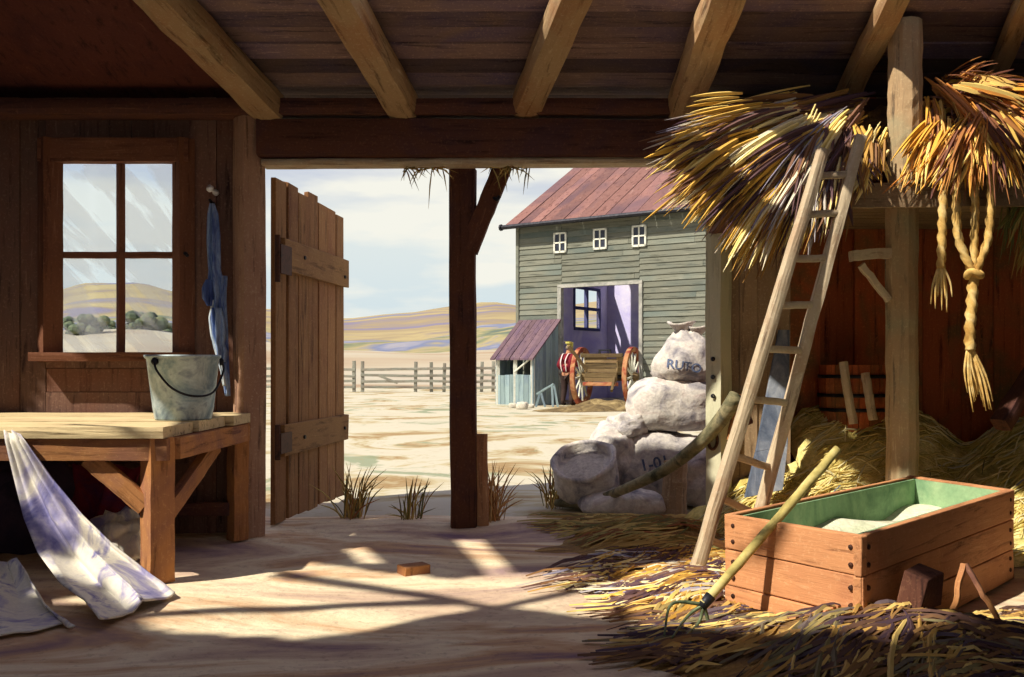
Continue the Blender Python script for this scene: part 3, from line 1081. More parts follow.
def lump(c, rx, ry, rz, seed, amp=0.2, n=40, m=26, p=0.7, flat_bottom=True):
    """a soft stuffed form: superellipsoid with creases"""
    c = V(c)

    def sg(v, e):
        return math.copysign(abs(v) ** e, v)

    def fn(u, v):
        th, ph = 2 * math.pi * u, math.pi * (v - 0.5)
        q = V((sg(math.cos(ph), p) * sg(math.cos(th), p) * rx, sg(math.cos(ph), p) * sg(math.sin(th), p) * ry, sg(math.sin(ph), p) * rz))
        k = noise.noise(q.normalized() * 1.9 + V((seed, 0, 0))) + 0.5 * noise.noise(q.normalized() * 4.4 + V((0, seed, 0)))
        q *= 1 + amp * k
        q += q.normalized() * 0.055 * rz * noise.ridged_multi_fractal(q * (3 / max(rx, rz)) + V((seed, 1, 1)), 1, 2, 3, 1, 1)
        if flat_bottom and q.z < -rz * 0.85:
            q.z = -rz * 0.85
        return c + q
    mb = MB()
    mb.grid(fn, n, m, 0.5)
    return mb


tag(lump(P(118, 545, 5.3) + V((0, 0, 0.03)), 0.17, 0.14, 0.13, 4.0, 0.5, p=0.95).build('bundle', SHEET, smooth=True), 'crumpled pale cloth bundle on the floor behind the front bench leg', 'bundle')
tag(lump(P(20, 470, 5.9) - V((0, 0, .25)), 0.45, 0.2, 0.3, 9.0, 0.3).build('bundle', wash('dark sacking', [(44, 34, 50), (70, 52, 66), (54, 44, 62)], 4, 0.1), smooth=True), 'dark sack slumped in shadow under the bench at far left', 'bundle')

# small offcut on the floor
mb = MB()
c = G(414, 574)
mb.box((-.075, -.05, 0), (.075, .05, .055), 0.5, Matrix.Translation(c) @ Matrix.Rotation(0.5, 4, 'Z'), jit=.006)
tag(mb.build('wood_block', BENCHW, bevel=0.005), 'small square wooden block lying in the sunlight on the earth floor', 'block')

# ------------------------------------------------------------------ grain sacks outside the jamb
def sack_ear(mb, at, h, w, seed, lean=0.0):
    c = V(at)
    vs = []
    n = 14
    for i, (r, z) in enumerate(((0.55, -0.1), (0.34, 0.05), (0.30, 0.18), (0.55, 0.5), (0.85, 0.8), (1.0, 1.0), (0.7, 0.93), (0.3, 0.6))):
        for k in range(n):
            th = 2 * math.pi * k / n
            rr = r * w * (1 + (0.28 if i > 2 else 0.08) * math.sin(3 * th + seed) + 0.12 * math.sin(5 * th))
            vs.append(c + V((rr * math.cos(th) + lean * z * h, rr * math.sin(th) * 0.6, z * h + (0.12 * h * math.sin(2 * th + seed) if i > 3 else 0))))
    fs = [(i * n + k, i * n + (k + 1) % n, (i + 1) * n + (k + 1) % n, (i + 1) * n + k) for i in range(7) for k in range(n)]
    mb.add(vs, fs, 0.5)


def letter(txt, size, mb, centre, mat, parent, rot=0.0, shear=0.0):
    """lettering printed on the front of a sack, following its bulges"""
    cu = bpy.data.curves.new('lettering', 'FONT')
    cu.body = txt
    cu.size = size
    cu.align_x, cu.align_y = 'CENTER', 'CENTER'
    cu.offset = size * 0.018
    cu.resolution_u = 4
    ob = bpy.data.objects.new('lettering', cu)
    COL.objects.link(ob)
    dg = bpy.context.evaluated_depsgraph_get()
    me = bpy.data.meshes.new_from_object(ob.evaluated_get(dg))
    bpy.data.objects.remove(ob)
    bm = bmesh.new()
    bm.from_mesh(me)
    bmesh.ops.triangulate(bm, faces=bm.faces[:])
    bmesh.ops.subdivide_edges(bm, edges=[e for e in bm.edges if e.calc_length() > 0.015], cuts=3, use_grid_fill=False)
    bmesh.ops.triangulate(bm, faces=bm.faces[:])
    tree = BVHTree.FromPolygons(mb.v, mb.f)
    out = MB()
    vs = []
    for v in bm.verts:
        x, z = v.co.x, v.co.y
        x, z = x * math.cos(rot) - z * math.sin(rot), x * math.sin(rot) + z * math.cos(rot)
        o_ = V((centre.x + x, centre.y - 2, centre.z + z + shear * x * x))
        hit, nn, _, _ = tree.ray_cast(o_, V((0, 1, 0)))
        vs.append((hit + V((0, -0.009, 0))) if hit is not None else None)
    bm.verts.index_update()
    keep = [f for f in bm.faces if all(vs[v.index] is not None for v in f.verts)]
    out.add([v if v is not None else V((0, 0, 0)) for v in vs], [[v.index for v in f.verts] for f in keep], 0.5)
    bm.free()
    # drop the unused points
    used = sorted({i for f in out.f for i in f})
    mpv = {i: k for k, i in enumerate(used)}
    out.v = [out.v[i] for i in used]
    out.f = [[mpv[i] for i in f] for f in out.f]
    return out.build('lettering', mat, parent)


YS = 8.0
g = 'grain sacks stacked by the jamb'


def sack(label, c, rx, ry, rz, seed, amp, ear=None, txt=None, p=0.7, taper=1.0):
    t = empty('grain_sack', (c.x, c.y, c.z - rz * .85), label, 'sack', g)
    mb = lump(c, rx, ry, rz, seed, amp, p=p)
    for i, v in enumerate(mb.v):
        k = min(1, max(0, (v.z - c.z + rz * .5) / (1.5 * rz)))
        s_ = 1 - (1 - taper) * k
        mb.v[i] = V((c.x + (v.x - c.x) * s_, c.y + (v.y - c.y) * s_, v.z))
    mb.build('body', SACKM, t, True)
    if ear:
        for (dx, dz, h, w, ln) in ear:
            m2 = MB()
            sack_ear(m2, c + V((dx, -0.02, dz)), h, w, seed, ln)
            m2.build('tied_neck', SACKM, t, True)
    if txt:
        letter(txt[0], txt[1], mb, c + V((txt[2], 0, txt[3])), INK, t, txt[4], txt[5])
    return t


sack('big grain sack printed 1-01, at the bottom of the stack', P(655, 467, YS), 0.50, 0.30, 0.30, 1.0, 0.10, None, ('1-01', 0.13, -0.05, 0.06, 0.2, 0.0))
sack('plain creased grain sack in the middle of the stack', P(672, 406, YS + 0.02), 0.37, 0.27, 0.235, 5.0, 0.09)
sack('grain sack printed RUTO with a gathered top, on top of the stack', P(686, 358, YS), 0.30, 0.24, 0.235, 8.5, 0.12, [(-0.05, 0.19, 0.11, 0.12, -0.1), (0.08, 0.17, 0.10, 0.10, 0.2)], ('RUTO', 0.104, -0.055, -0.07, -0.17, 0.0), p=0.95, taper=0.55)
sack('small limp grain sack wedged left of the middle sack', P(627, 426, YS - 0.1), 0.17, 0.18, 0.10, 3.3, 0.3, p=0.9)
sack('grain sack leaning between the open sack and the big printed sack', P(612, 456, YS - 0.12), 0.19, 0.2, 0.27, 6.1, 0.14, p=0.85)
sack('low flat grain sack on the ground below the curved pole', P(625, 503, 7.4), 0.34, 0.2, 0.10, 2.2, 0.15)
sack('slumped grain sack in the shade against the cream jamb', P(702, 478, 7.65), 0.2, 0.18, 0.25, 7.7, 0.15)
# the open sack, its mouth rolled down, tipped towards the yard
oc = P(592, 478, 7.75)
osk = empty('grain_sack', (oc.x, oc.y, 0), 'round open grain sack with its mouth rolled down, nearest the grass', 'sack', g)
Mo = Matrix.Translation((oc.x, oc.y, 0.03)) @ Matrix.Rotation(math.radians(33), 4, V((1, -.4, 0)))
mb = MB()
prof = [(0.02, 0), (0.18, 0.0), (0.235, 0.05), (0.262, 0.13), (0.25, 0.19), (0.27, 0.23), (0.258, 0.29), (0.27, 0.33), (0.245, 0.385), (0.262, 0.40), (0.268, 0.425), (0.245, 0.445), (0.222, 0.425), (0.225, 0.36), (0.02, 0.35)]
mb.lathe(prof, Mo, 44, 0.5)
for i, v in enumerate(mb.v):
    mb.v[i] = v + V((noise.noise(v * 5), noise.noise(v * 5 + V((9, 0, 0))), noise.noise(v * 6 + V((0, 7, 0))))) * 0.022
    if mb.v[i].z < 0.01:
        mb.v[i].z = 0.01
mb.build('body', SACKM, osk, True)
mb = MB()
mb.lathe([(0.23, 0.335), (0.16, 0.36), (0.08, 0.375), (0.004, 0.38)], Mo, 30, 0.5)
mb.build('grain', GRAIN, osk, True)

# stump and the long bent pole over it
st = P(676, 482, 7.3)
hew('log_stump', (st.x - 0.02, st.y, 0.0), (st.x + 0.0, st.y + .02, 0.40), 0.2, 0.2, GREYBOARD, rnd=0.9, jit=0.006, taper=0.85)
tag(bpy.data.objects['log_stump'], 'short upright log propping the curved pole in front of the sacks', 'stump')
mb = MB()
pp = smooth_path([P(737, 396, 6.12), P(722, 418, 6.2), P(700, 443, 6.35), P(668, 468, 6.7), P(632, 486, 7.05), P(596, 500, 7.4), P(556, 510, 7.62)], 40)
for q in pp:
    q.z = max(q.z, 0.035)
mb.tube(pp, [0.054 - 0.024 * i / 40 for i in range(41)], 14, 0.5)
for i, v in enumerate(mb.v):
    mb.v[i] = v + v.normalized() * 0.006 * noise.noise(v * 9)
tag(mb.build('pole', wash('weathered pole', [(70, 72, 56), (112, 108, 82), (150, 140, 108), (90, 88, 74)], 5, 0.15, bump=0.3), smooth=True), 'long curved weathered pole sloping from the board wall down past the sacks', 'pole')
mb = MB()
pr = P(713, 441, 6.29)
mb.tube([pr + V((math.cos(a) * 0.028, -0.012 * math.sin(a), math.sin(a) * 0.055)) for a in [2 * math.pi * i / 22 for i in range(23)]], 0.011, 8)
mb.tube([pr + V((0, 0.03, 0.055)), pr + V((0, -0.01, 0.052))], 0.012, 8)
tag(mb.build('iron_ring', IRON, smooth=True), 'iron ring hanging on the foot of the cream jamb', 'ring')
for (x, y) in ((713, 359), (713, 377), (713, 396)):
    mb = MB()
    q = P(x, y, 6.305)
    mb.lathe([(0.002, -0.012), (0.013, -0.008), (0.016, 0.004)], Matrix.Translation(q) @ V((0, 1, 0)).to_track_quat('Z', 'Y').to_matrix().to_4x4(), 10)
    o = mb.build('bolt', DARKIRON)
    tag(o, {359: 'topmost of three dark bolts in the cream jamb', 377: 'middle of three dark bolts in the cream jamb', 396: 'lowest of three dark bolts, just above the iron ring'}[y], 'bolt', 'bolts in the jamb')

# forked iron-shod tool leaning at the pole's top end
fk = empty('wooden_fork', P(737, 440, 6.2), 'short reddish forked timber at the top end of the curved pole', 'timber')
hew('prong', P(730, 440, 6.22), P(739, 394, 6.22), 0.05, 0.05, BENCHW, fk)
hew('prong', P(739, 396, 6.2), P(750, 424, 6.2), 0.045, 0.045, BEAM, fk)

# ------------------------------------------------------------------ loft, post, hay
lf = empty('loft_platform', (2.7, 5.6, 2.1), 'plank loft platform under the overhanging straw at the right', 'platform')
for k in range(6):
    y = 5.41 + k * 0.25
    hew('plank', (1.30 if k < 3 else 1.92, y + 0.12, 2.15), (4.25, y + 0.12, 2.15), 0.24, 0.045, GREYBOARD, lf, rnd=0.05, jit=0.002)
hew('fascia', (1.9, 5.40, 2.10), (4.25, 5.40, 2.125), 0.04, 0.14, GREYBOARD, lf, rnd=0.05, jit=0.002)
hew('bearer', (1.36, 5.42, 2.07), (1.36, 6.36, 2.07), 0.1, 0.12, BEAM, lf)
PXC = (902 - 512) / F * 5.92
LPW = wood('loft post wood', (90, 76, 64), (182, 152, 116), (232, 210, 168), (150, 158, 130), 'Z', tv=0.1, big=2.2, acc=0.5)
lp = empty('loft_post', (PXC, 5.92, 0), 'round weathered post with a bracket, under the loft and behind the crate', 'post')
hew('shaft', (PXC, 5.92, 0.0), (PXC, 5.92, 2.12), 0.19, 0.19, LPW, lp, rnd=0.8, jit=0.005, seg=24)
PXU = (905 - 512) / F * 5.46
o = hew('king_post', (PXU, 5.46, 2.17), (PXU, 5.46, roof_z(5.46) - 0.03), 0.185, 0.185, LPW, rnd=0.8, jit=0.005, seg=18)
tag(o, 'upper pale round post rising from the loft straw to the roof', 'post')
hew('bracket_arm', P(851, 256, 5.86), P(890, 253, 5.90), 0.06, 0.065, LADW, lp, rnd=0.2)
hew('bracket_brace', P(861, 265, 5.86), P(889, 300, 5.88), 0.035, 0.04, LADW, lp, rnd=0.2)

# hay heap on the floor of the stall
def heap_h(x, y):
    px = 512 + x / max(y, 1) * F
    a = math.exp(-((x - 2.5) / 1.15) ** 2 - ((y - 6.75) / 0.62) ** 2) * 0.92
    b = math.exp(-((x - 3.6) / 0.9) ** 2 - ((y - 6.5) / 0.9) ** 2) * 0.78
    c = math.exp(-((x - 1.7) / 0.5) ** 2 - ((y - 6.3) / 0.5) ** 2) * 0.22
    return max(a, b) + c * 0.5 + 0.05 * noise.noise(V((x * 3, y * 3, 7))) + 0.03 * noise.noise(V((x * 9, y * 9, 2))) - 0.06


mb = MB()
def heap(u, v):
    x = 1.15 + u * 3.1
    y = 5.3 + v * (1.08 if x < 1.92 else 1.62)
    return V((x, y, max(-0.03, heap_h(x, y))))


mb.grid(heap, 90, 60, 0.5)
hh = mb.build('hay_heap', HAYG, smooth=True, kind='stuff')
tag(hh, 'greenish yellow heap of hay against the stall wall behind the crate', 'hay')
mb = MB()
for i in range(1500):
    x = R.uniform(1.3, 4.1)
    y = R.uniform(5.4, 6.3 if x < 2.05 else 6.8)
    z = heap_h(x, y)
    if z < 0.02:
        continue
    a = R.gauss(0.35, 0.5)
    L = R.uniform(0.10, 0.34)
    d = V((math.cos(a), math.sin(a) * 0.5, 0))
    pts = []
    for k in range(4):
        q = V((x, y, 0)) + d * L * (k / 3 - 0.5)
        q.z = max(heap_h(q.x, q.y), 0) + 0.012 + 0.02 * math.sin(k / 3 * math.pi)
        pts.append(q)
    mb.ribbon(pts, R.uniform(0.006, 0.016), tone=R.choice((.45, .55, .6, .75, .3, .85, R.random())))
tag(mb.build('loose_hay', straw('heap strands', [(86, 88, 62), (136, 124, 66), (186, 162, 80), (214, 192, 118), (232, 218, 158), (104, 120, 146)]), kind='stuff'), 'loose stalks lying over the hay heap in the stall', 'hay')


# the overhanging straw on the loft
def straw_fan(name, label, roots, tips, n, mat, lift, droop, w=(0.008, 0.02), Yr=(5.5, 5.85), Yt=(5.3, 5.6), seg=8, jt=10, jr=10, start=(0.0, 0.45), lock=7):
    """locks of straw: the strands of one lock run together and share a colour"""
    mb = MB()
    for i in range(max(1, n // lock)):
        a = R.random() * (len(roots) - 1)
        k = min(int(a), len(roots) - 2)
        f = a - k
        rx = roots[k][0] + (roots[k + 1][0] - roots[k][0]) * f + R.gauss(0, jr)
        ry = roots[k][1] + (roots[k + 1][1] - roots[k][1]) * f + R.gauss(0, jr * .6)
        b = R.random() * (len(tips) - 1)
        k = min(int(b), len(tips) - 2)
        f = b - k
        tx = tips[k][0] + (tips[k + 1][0] - tips[k][0]) * f + R.gauss(0, jt)
        ty = tips[k][1] + (tips[k + 1][1] - tips[k][1]) * f + R.gauss(0, jt)
        A0 = P(rx, ry, R.uniform(*Yr))
        B0 = P(tx, ty, R.uniform(*Yt))
        lf_ = lift * R.uniform(0.5, 1.4)
        t0 = R.uniform(*start)
        tl = R.uniform(0.3, 0.8)
        tone = R.random()
        ww = R.uniform(*w)
        for s in range(lock):
            A = A0 + V((R.gauss(0, .02), R.gauss(0, .02), R.gauss(0, .015)))
            B = B0 + V((R.gauss(0, .045), R.gauss(0, .03), R.gauss(0, .035)))
            C = A.lerp(B, 0.5) + V((0, -0.06, lf_))
            D = B + V((0, 0, -droop * R.random()))
            u0 = max(0.0, t0 + R.uniform(-.08, .08))
            u1 = min(1.0, u0 + tl * R.uniform(0.8, 1.2))
            pts = [A * (1 - t) ** 2 + C * 2 * t * (1 - t) + D * t * t for t in [u0 + (u1 - u0) * j / (seg - 1) for j in range(seg)]]
            mb.ribbon(pts, ww * R.uniform(.5, 1.3), tone=min(1, max(0, tone + R.gauss(0, .06))))
    o = mb.build(name, mat, kind='stuff')
    return tag(o, label, 'straw')


# the mass under the strands
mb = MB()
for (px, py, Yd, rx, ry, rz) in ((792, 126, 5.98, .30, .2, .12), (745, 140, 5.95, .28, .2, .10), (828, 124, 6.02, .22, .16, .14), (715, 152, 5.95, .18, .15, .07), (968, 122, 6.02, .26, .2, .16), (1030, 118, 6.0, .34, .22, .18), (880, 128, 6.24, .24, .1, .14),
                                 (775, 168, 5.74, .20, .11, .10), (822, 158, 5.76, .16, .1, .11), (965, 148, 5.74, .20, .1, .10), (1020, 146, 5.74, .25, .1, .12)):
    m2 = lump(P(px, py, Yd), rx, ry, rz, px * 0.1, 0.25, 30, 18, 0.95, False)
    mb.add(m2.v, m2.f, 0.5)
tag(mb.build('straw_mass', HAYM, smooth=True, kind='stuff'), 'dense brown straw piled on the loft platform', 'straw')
tp_ = [(672, 162), (684, 190), (698, 214), (716, 232), (736, 244), (760, 246), (784, 236), (800, 222), (822, 200)]
straw_fan('loft_straw', 'long golden and purplish straw drooping from the loft, left of the post', [(868, 104), (850, 112), (825, 116)], tp_, 900, STRAW, 0.17, 0.08, (0.012, 0.036), start=(0.05, 0.7), Yr=(5.45, 5.8), Yt=(5.2, 5.4))
straw_fan('loft_straw', 'flat layered straw lying along the top of the loft, left of the post', [(872, 92), (866, 104), (850, 116)], [(706, 116), (686, 132), (668, 150), (672, 168), (690, 190)], 460, STRAW, 0.06, 0.04, (0.012, 0.036), start=(0.0, 0.75), Yr=(5.7, 6.0), Yt=(5.25, 5.6))
straw_fan('loft_straw', 'short dark tufts of straw hanging behind the ladder head', [(880, 128), (862, 128), (840, 130)], [(885, 196), (868, 190), (850, 186), (834, 206), (812, 226)], 170, STRAW, 0.03, 0.05, (0.012, 0.03), start=(0.0, 0.5), Yr=(5.42, 5.5), Yt=(5.26, 5.36))
straw_fan('loft_straw', 'orange straw spilling over the loft edge between the post and the ropes', [(936, 100), (948, 118), (962, 128)], [(914, 152), (906, 176), (914, 188), (934, 178), (950, 172)], 330, STRAWO, 0.06, 0.06, (0.010, 0.030), Yr=(5.42, 5.7), Yt=(5.24, 5.36))
straw_fan('loft_straw', 'orange straw spread along the loft right of the post and above the ropes', [(935, 84), (955, 96), (978, 104)], [(1000, 70), (1040, 100), (1050, 150), (1030, 186), (1004, 160), (976, 150)], 640, STRAWO, 0.06, 0.06, (0.010, 0.034), Yr=(5.4, 5.8), Yt=(5.2, 5.5))
straw_fan('loft_straw', 'yellow straw combed down over the heads of the ropes', [(960, 112), (975, 108), (992, 116)], [(934, 168), (950, 176), (974, 180), (1000, 182), (1016, 170)], 260, STRAWO, 0.06, 0.05, (0.010, 0.026), Yr=(5.3, 5.5), Yt=(5.14, 5.22), start=(0.2, 0.6))
straw_fan('loft_straw', 'green straw hanging down the stall wall at far right', [(1004, 170), (1030, 165), (1060, 160)], [(998, 240), (1012, 262), (1030, 250), (1060, 260)], 150, GRASS, 0.0, 0.05, (0.008, 0.024), Yr=(5.9, 6.1), Yt=(5.9, 6.1))

# ------------------------------------------------------------------ ladder
lad = empty('ladder', G(692, 584), 'weathered pole ladder leaning up to the loft beside the straw', 'ladder')
L0, L1 = G(692, 584), P(823, 150, 5.12)
Rr0, Rr1 = P(760, 512, 5.22), P(861, 136, 5.17)
Rr0b = Rr0 + (Rr0 - Rr1) * 0.10


def along(a, b, py):
    """the point of the line a-b seen at picture row py"""
    lo, hi = -0.2, 1.2
    for _ in range(50):
        m = (lo + hi) / 2
        q = a.lerp(b, m)
        if HOR + (EYE - q.z) / q.y * F > py:
            lo = m
        else:
            hi = m
    return a.lerp(b, lo)


hew('rail', L0, L1, 0.072, 0.07, LADW, lad, rnd=0.5, jit=0.004, taper=0.85, seg=18)
hew('rail', Rr0b, Rr1, 0.078, 0.074, LADW, lad, rnd=0.5, jit=0.004, taper=0.85, seg=18)
for yl, yr in ((176, 174), (215, 213), (259, 258), (305, 305), (349, 351), (399, 403), (455, 468), (497, 516), (538, 556)):
    A, B = along(L0, L1, yl), along(Rr0, Rr1, yr)
    d = (B - A).normalized()
    hew('rung', A - d * 0.02, B + d * 0.02, 0.036, 0.04, LADW, lad, rnd=0.5, jit=0.004, seg=6)

# slate-blue board behind the ladder
mb = MB()
mb.quadslab([P(756, 452, 6.05), P(788, 446, 6.05), P(790, 330, 6.32), P(779, 330, 6.32)], (0, 1, 0.1), 0.03, 0.5)
mb.quadslab([P(745, 498, 5.95), P(783, 490, 5.95), P(788, 446, 6.05), P(756, 452, 6.05)], (0, 1, 0.1), 0.03, 0.5)
tag(mb.build('board', SLATE, bevel=0.004), 'tapering slate-blue board leaning on the wall behind the ladder', 'board')

# half-buried tub with two stakes before it
tb = empty('tub', P(852, 415, 6.55), 'red-brown staved tub half sunk in the hay behind the ladder', 'tub')
Mt = Matrix.Translation(P(853, 412, 6.66) + V((0, 0, -0.15)))
mb = MB()
n = 18
for k in range(n):
    a0, a1 = 2 * math.pi * k / n + .012, 2 * math.pi * (k + 1) / n - .012
    for (r0, z0, r1, z1) in ((.205, 0, .225, .18), (.225, .18, .235, .34), (.235, .34, .225, .48)):
        q = [Mt @ V((r * math.cos(a), r * math.sin(a), z)) for (r, a, z) in ((r0, a0, z0), (r0, a1, z0), (r1, a1, z1), (r1, a0, z1))]
        p_ = [Mt @ V(((r - .025) * math.cos(a), (r - .025) * math.sin(a), z)) for (r, a, z) in ((r0, a0, z0), (r0, a1, z0), (r1, a1, z1), (r1, a0, z1))]
        mb.hexa(p_, q, (k * 0.37) % 1)
mb.build('staves', REDWALL, tb)
for z, r in ((0.17, 0.228), (0.27, 0.236), (0.40, 0.234)):
    mb = MB()
    mb.lathe([(r - .004, z - .012), (r + .004, z - .012), (r + .004, z + .012), (r - .004, z + .012)], Mt, 30)
    mb.build('hoop', DARKIRON, tb, True)
for (a, b, lab) in (((853, 416), (843, 362), 'taller pale stake stuck in the hay before the tub'), ((873, 412), (865, 373), 'shorter pale stake stuck in the hay nearest the loft post')):
    o = hew('stake', P(a[0], a[1] + 8, 6.3), P(b[0], b[1], 6.36), 0.05, 0.05, LADW, rnd=0.6)
    tag(o, lab, 'stake', 'stakes by the tub')

# ropes
def rope(mb, pts, r, n=60):
    mb.tube(smooth_path(pts, n), r, 9, 0.5, ridge=(3, 0.22, 85))


def tassel(mb, top, spread, length, n, lean=0.0):
    for i in range(n):
        a = R.uniform(-1, 1)
        b = top + V((a * spread + lean, R.uniform(-.03, .03), -length * R.uniform(0.6, 1)))
        m = top.lerp(b, 0.5) + V((a * spread * 0.35, 0, 0))
        mb.tube(smooth_path([top + V((a * 0.012, 0, 0)), m, b], 6), [0.008, 0.008, .007, .006, .005, .004, .003], 5, 0.5)


YR = 5.27
r1 = empty('rope', P(943, 150, YR), 'single frayed rope hanging from the loft edge beside the post', 'rope')
mb = MB()
rope(mb, [P(945, 140, YR + .26), P(944, 166, YR + .02), P(943, 200, YR), P(942, 235, YR), P(941, 268, YR)], 0.022)
mb.build('cord', ROPE, r1, True)
mb = MB()
tassel(mb, P(941, 266, YR), 0.06, 0.26, 9)
mb.build('frayed_end', ROPE, r1, True)
r2 = empty('rope', P(974, 150, YR), 'looped rope with a knot and a long frayed tail, right of the single rope', 'rope')
mb = MB()
rope(mb, [P(962, 136, YR + .26), P(957, 162, YR + .02), P(956, 195, YR), P(958, 235, YR), P(966, 258, YR), P(974, 274, YR)], 0.022)
rope(mb, [P(973, 136, YR + .28), P(974, 168, YR + .04), P(975, 210, YR + .02), P(974, 250, YR + .01), P(974, 276, YR)], 0.02)
rope(mb, [P(985, 136, YR + .26), P(990, 162, YR + .02), P(991, 200, YR), P(988, 238, YR), P(981, 258, YR), P(974, 276, YR)], 0.022)
rope(mb, [P(974, 270, YR), P(972, 300, YR), P(970, 330, YR), P(970, 350, YR)], 0.027)
mb.build('loop', ROPE, r2, True)
mb = MB()
kc = P(974, 274, YR - .02)
mb.tube([kc + V((math.cos(a) * .035, math.sin(a) * .035, .012 * math.sin(2 * a))) for a in [i / 20 * 2 * math.pi for i in range(21)]], 0.02, 8)
mb.build('knot', ROPE, r2, True)
mb = MB()
tassel(mb, P(970, 348, YR), 0.07, 0.36, 16, 0.06)
mb.build('frayed_tail', ROPE, r2, True)

# leaning timber at the far right
o = hew('prop', P(1000, 425, 5.9), P(1062, 330, 6.2), 0.11, 0.1, BEAM, jit=0.005)
tag(o, 'dark timber prop slanting up out of the hay at the right edge', 'timber')

# ------------------------------------------------------------------ crate
ZT = 0.48
def CR(px, py): return G(px, py, ZT)
cA, cB, cC, cD = CR(725, 513), CR(862, 536), CR(1014, 489), CR(911, 475)
cen = (cA + cB + cC + cD) / 4
cr = empty('crate', (cen.x, cen.y, 0), 'long low wooden crate painted green inside, on the straw', 'crate')
th = 0.035
def side(a, b, name, rows=3, mat=None):
    d = (b - a)
    L = d.length
    o = empty_side = None
    n = V((d.y, -d.x, 0)).normalized()
    mb = MB()
    M = Matrix.Translation(V((a.x, a.y, 0))) @ Matrix.Rotation(math.atan2(d.y, d.x), 4, 'Z')
    ob = bpy.data.objects.new(name, bpy.data.meshes.new(name))
    for k in range(rows):
        z0, z1 = ZT * k / rows + 0.003, ZT * (k + 1) / rows - 0.003
        mb.box((0, 0, z0), (L, th, z1), jit=0.004)
    me = ob.data
    me.from_pydata(mb.v, [], mb.f)
    me.materials.append(mat or CRATEX)
    at = me.attributes.new('tone', 'FLOAT', 'FACE')
    at.data.foreach_set('value', mb.t)
    COL.objects.link(ob)
    ob.parent = cr
    ob.location = V((a.x, a.y, 0)) - wloc(cr)
    ob.rotation_euler = (0, 0, math.atan2(d.y, d.x))
    m = ob.modifiers.new('bevel', 'BEVEL')
    m.width = 0.005
    m.segments = 2
    return ob
side(cA, cB, 'end_panel')
side(cB, cC, 'long_panel')
side(cC, cD, 'end_panel')
side(cD, cA, 'long_panel')
# green lining, inside
def inset(p, q, r, k):
    return q + (p - q).normalized() * k + (r - q).normalized() * k
k = 0.052
iA, iB, iC, iD = inset(cD, cA, cB, k), inset(cA, cB, cC, k), inset(cB, cC, cD, k), inset(cC, cD, cA, k)
for a, b in ((iA, iB), (iB, iC), (iC, iD), (iD, iA)):
    mb = MB()
    dn = V((0, 0, 1)).cross(b - a)
    mb.quadslab([V((a.x, a.y, 0.03)), V((b.x, b.y, 0.03)), V((b.x, b.y, ZT - 0.012)), V((a.x, a.y, ZT - 0.012))], dn, 0.012, 0.5)
    mb.build('lining', GREENP, cr)['label'] = 'green painted inner lining'
mb = MB()
mb.hexa([V((p.x, p.y, 0.01)) for p in (iA, iB, iC, iD)], [V((p.x, p.y, 0.03)) for p in (iA, iB, iC, iD)], 0.5)
mb.build('bottom', CRATEX, cr)
for (a, b, fr) in ((cA, cB, 0.07), (cA, cB, 0.93), (cB, cC, 0.03), (cB, cC, 0.965)):
    for z in (0.06, 0.12, 0.20, 0.27, 0.36, 0.43):
        q = a.lerp(b, fr)
        n_ = V(((b - a).y, -(b - a).x, 0)).normalized()
        mb = MB()
        mb.lathe([(0.002, 0.009), (0.010, 0.006), (0.012, -0.004)], Matrix.Translation(V((q.x, q.y, z))) @ n_.to_track_quat('Z', 'Y').to_matrix().to_4x4(), 8)
        mb.build('nail', IRON, cr)
# feed in the crate
mb = MB()
def feed(u, v):
    q = (iA.lerp(iB, u)).lerp(iD.lerp(iC, u), v)
    e = min(u, 1 - u, v, 1 - v)
    return V((q.x, q.y, 0.31 + 0.05 * noise.noise(V((q.x * 3, q.y * 3, 1))) + 0.05 * noise.noise(V((q.x * 1.3, q.y * 1.3, 8))) - 0.0 * e))
mb.grid(feed, 26, 50, 0.5)
tag(mb.build('feed', wash('meal', [(178, 176, 148), (226, 222, 200), (196, 200, 170)], 3, 0.1, bump=0.4, bscale=40), smooth=True, kind='stuff'), 'pale meal filling the green crate', 'feed')

# pitchfork leaning on the crate
pf = empty('pitchfork', G(700, 612), 'long handled hay fork leaning over the crate corner, tines on the straw', 'fork')
hA, hB = P(838, 449, 4.10), P(704, 604, 3.92)
mb = MB()
mb.tube([hA.lerp(hB, t / 16) + V((0.004 * noise.noise(V((t * 1.7, 0, 0))), 0, 0.004 * noise.noise(V((0, t * 1.9, 0))))) for t in range(17)], [0.020 + 0.005 * noise.noise(V((0, 0, t * 0.8))) for t in range(17)], 10, 0.5)
mb.build('handle', wash('fork handle', [(132, 120, 70), (186, 170, 104), (214, 200, 140)], 6, 0.12, stretch=(1, 1, 1)), pf, True)
mb = MB()
mb.tube([hA.lerp(hB, 0.95), hA.lerp(hB, 1.02)], [0.024, 0.02], 10)
mb.build('ferrule', DARKIRON, pf, True)
TINE = wash('fork tine', [(70, 84, 66), (112, 124, 92), (88, 96, 84)], 8, 0.15, 0.5, metal=0.3)
for (x0, x1, m) in ((700, 664, (668, 604)), (704, 672, (684, 616)), (706, 680, (694, 624)), (710, 690, (704, 630))):
    mb = MB()
    e = G(x1, 636 + (x1 - 664) * 0.25, 0.06)
    mm = P(m[0] + 4, m[1], 3.9)
    mb.tube(smooth_path([hB, mm, e], 14), [0.009 - 0.005 * i / 14 for i in range(15)], 7)
    mb.build('tine', TINE, pf, True)

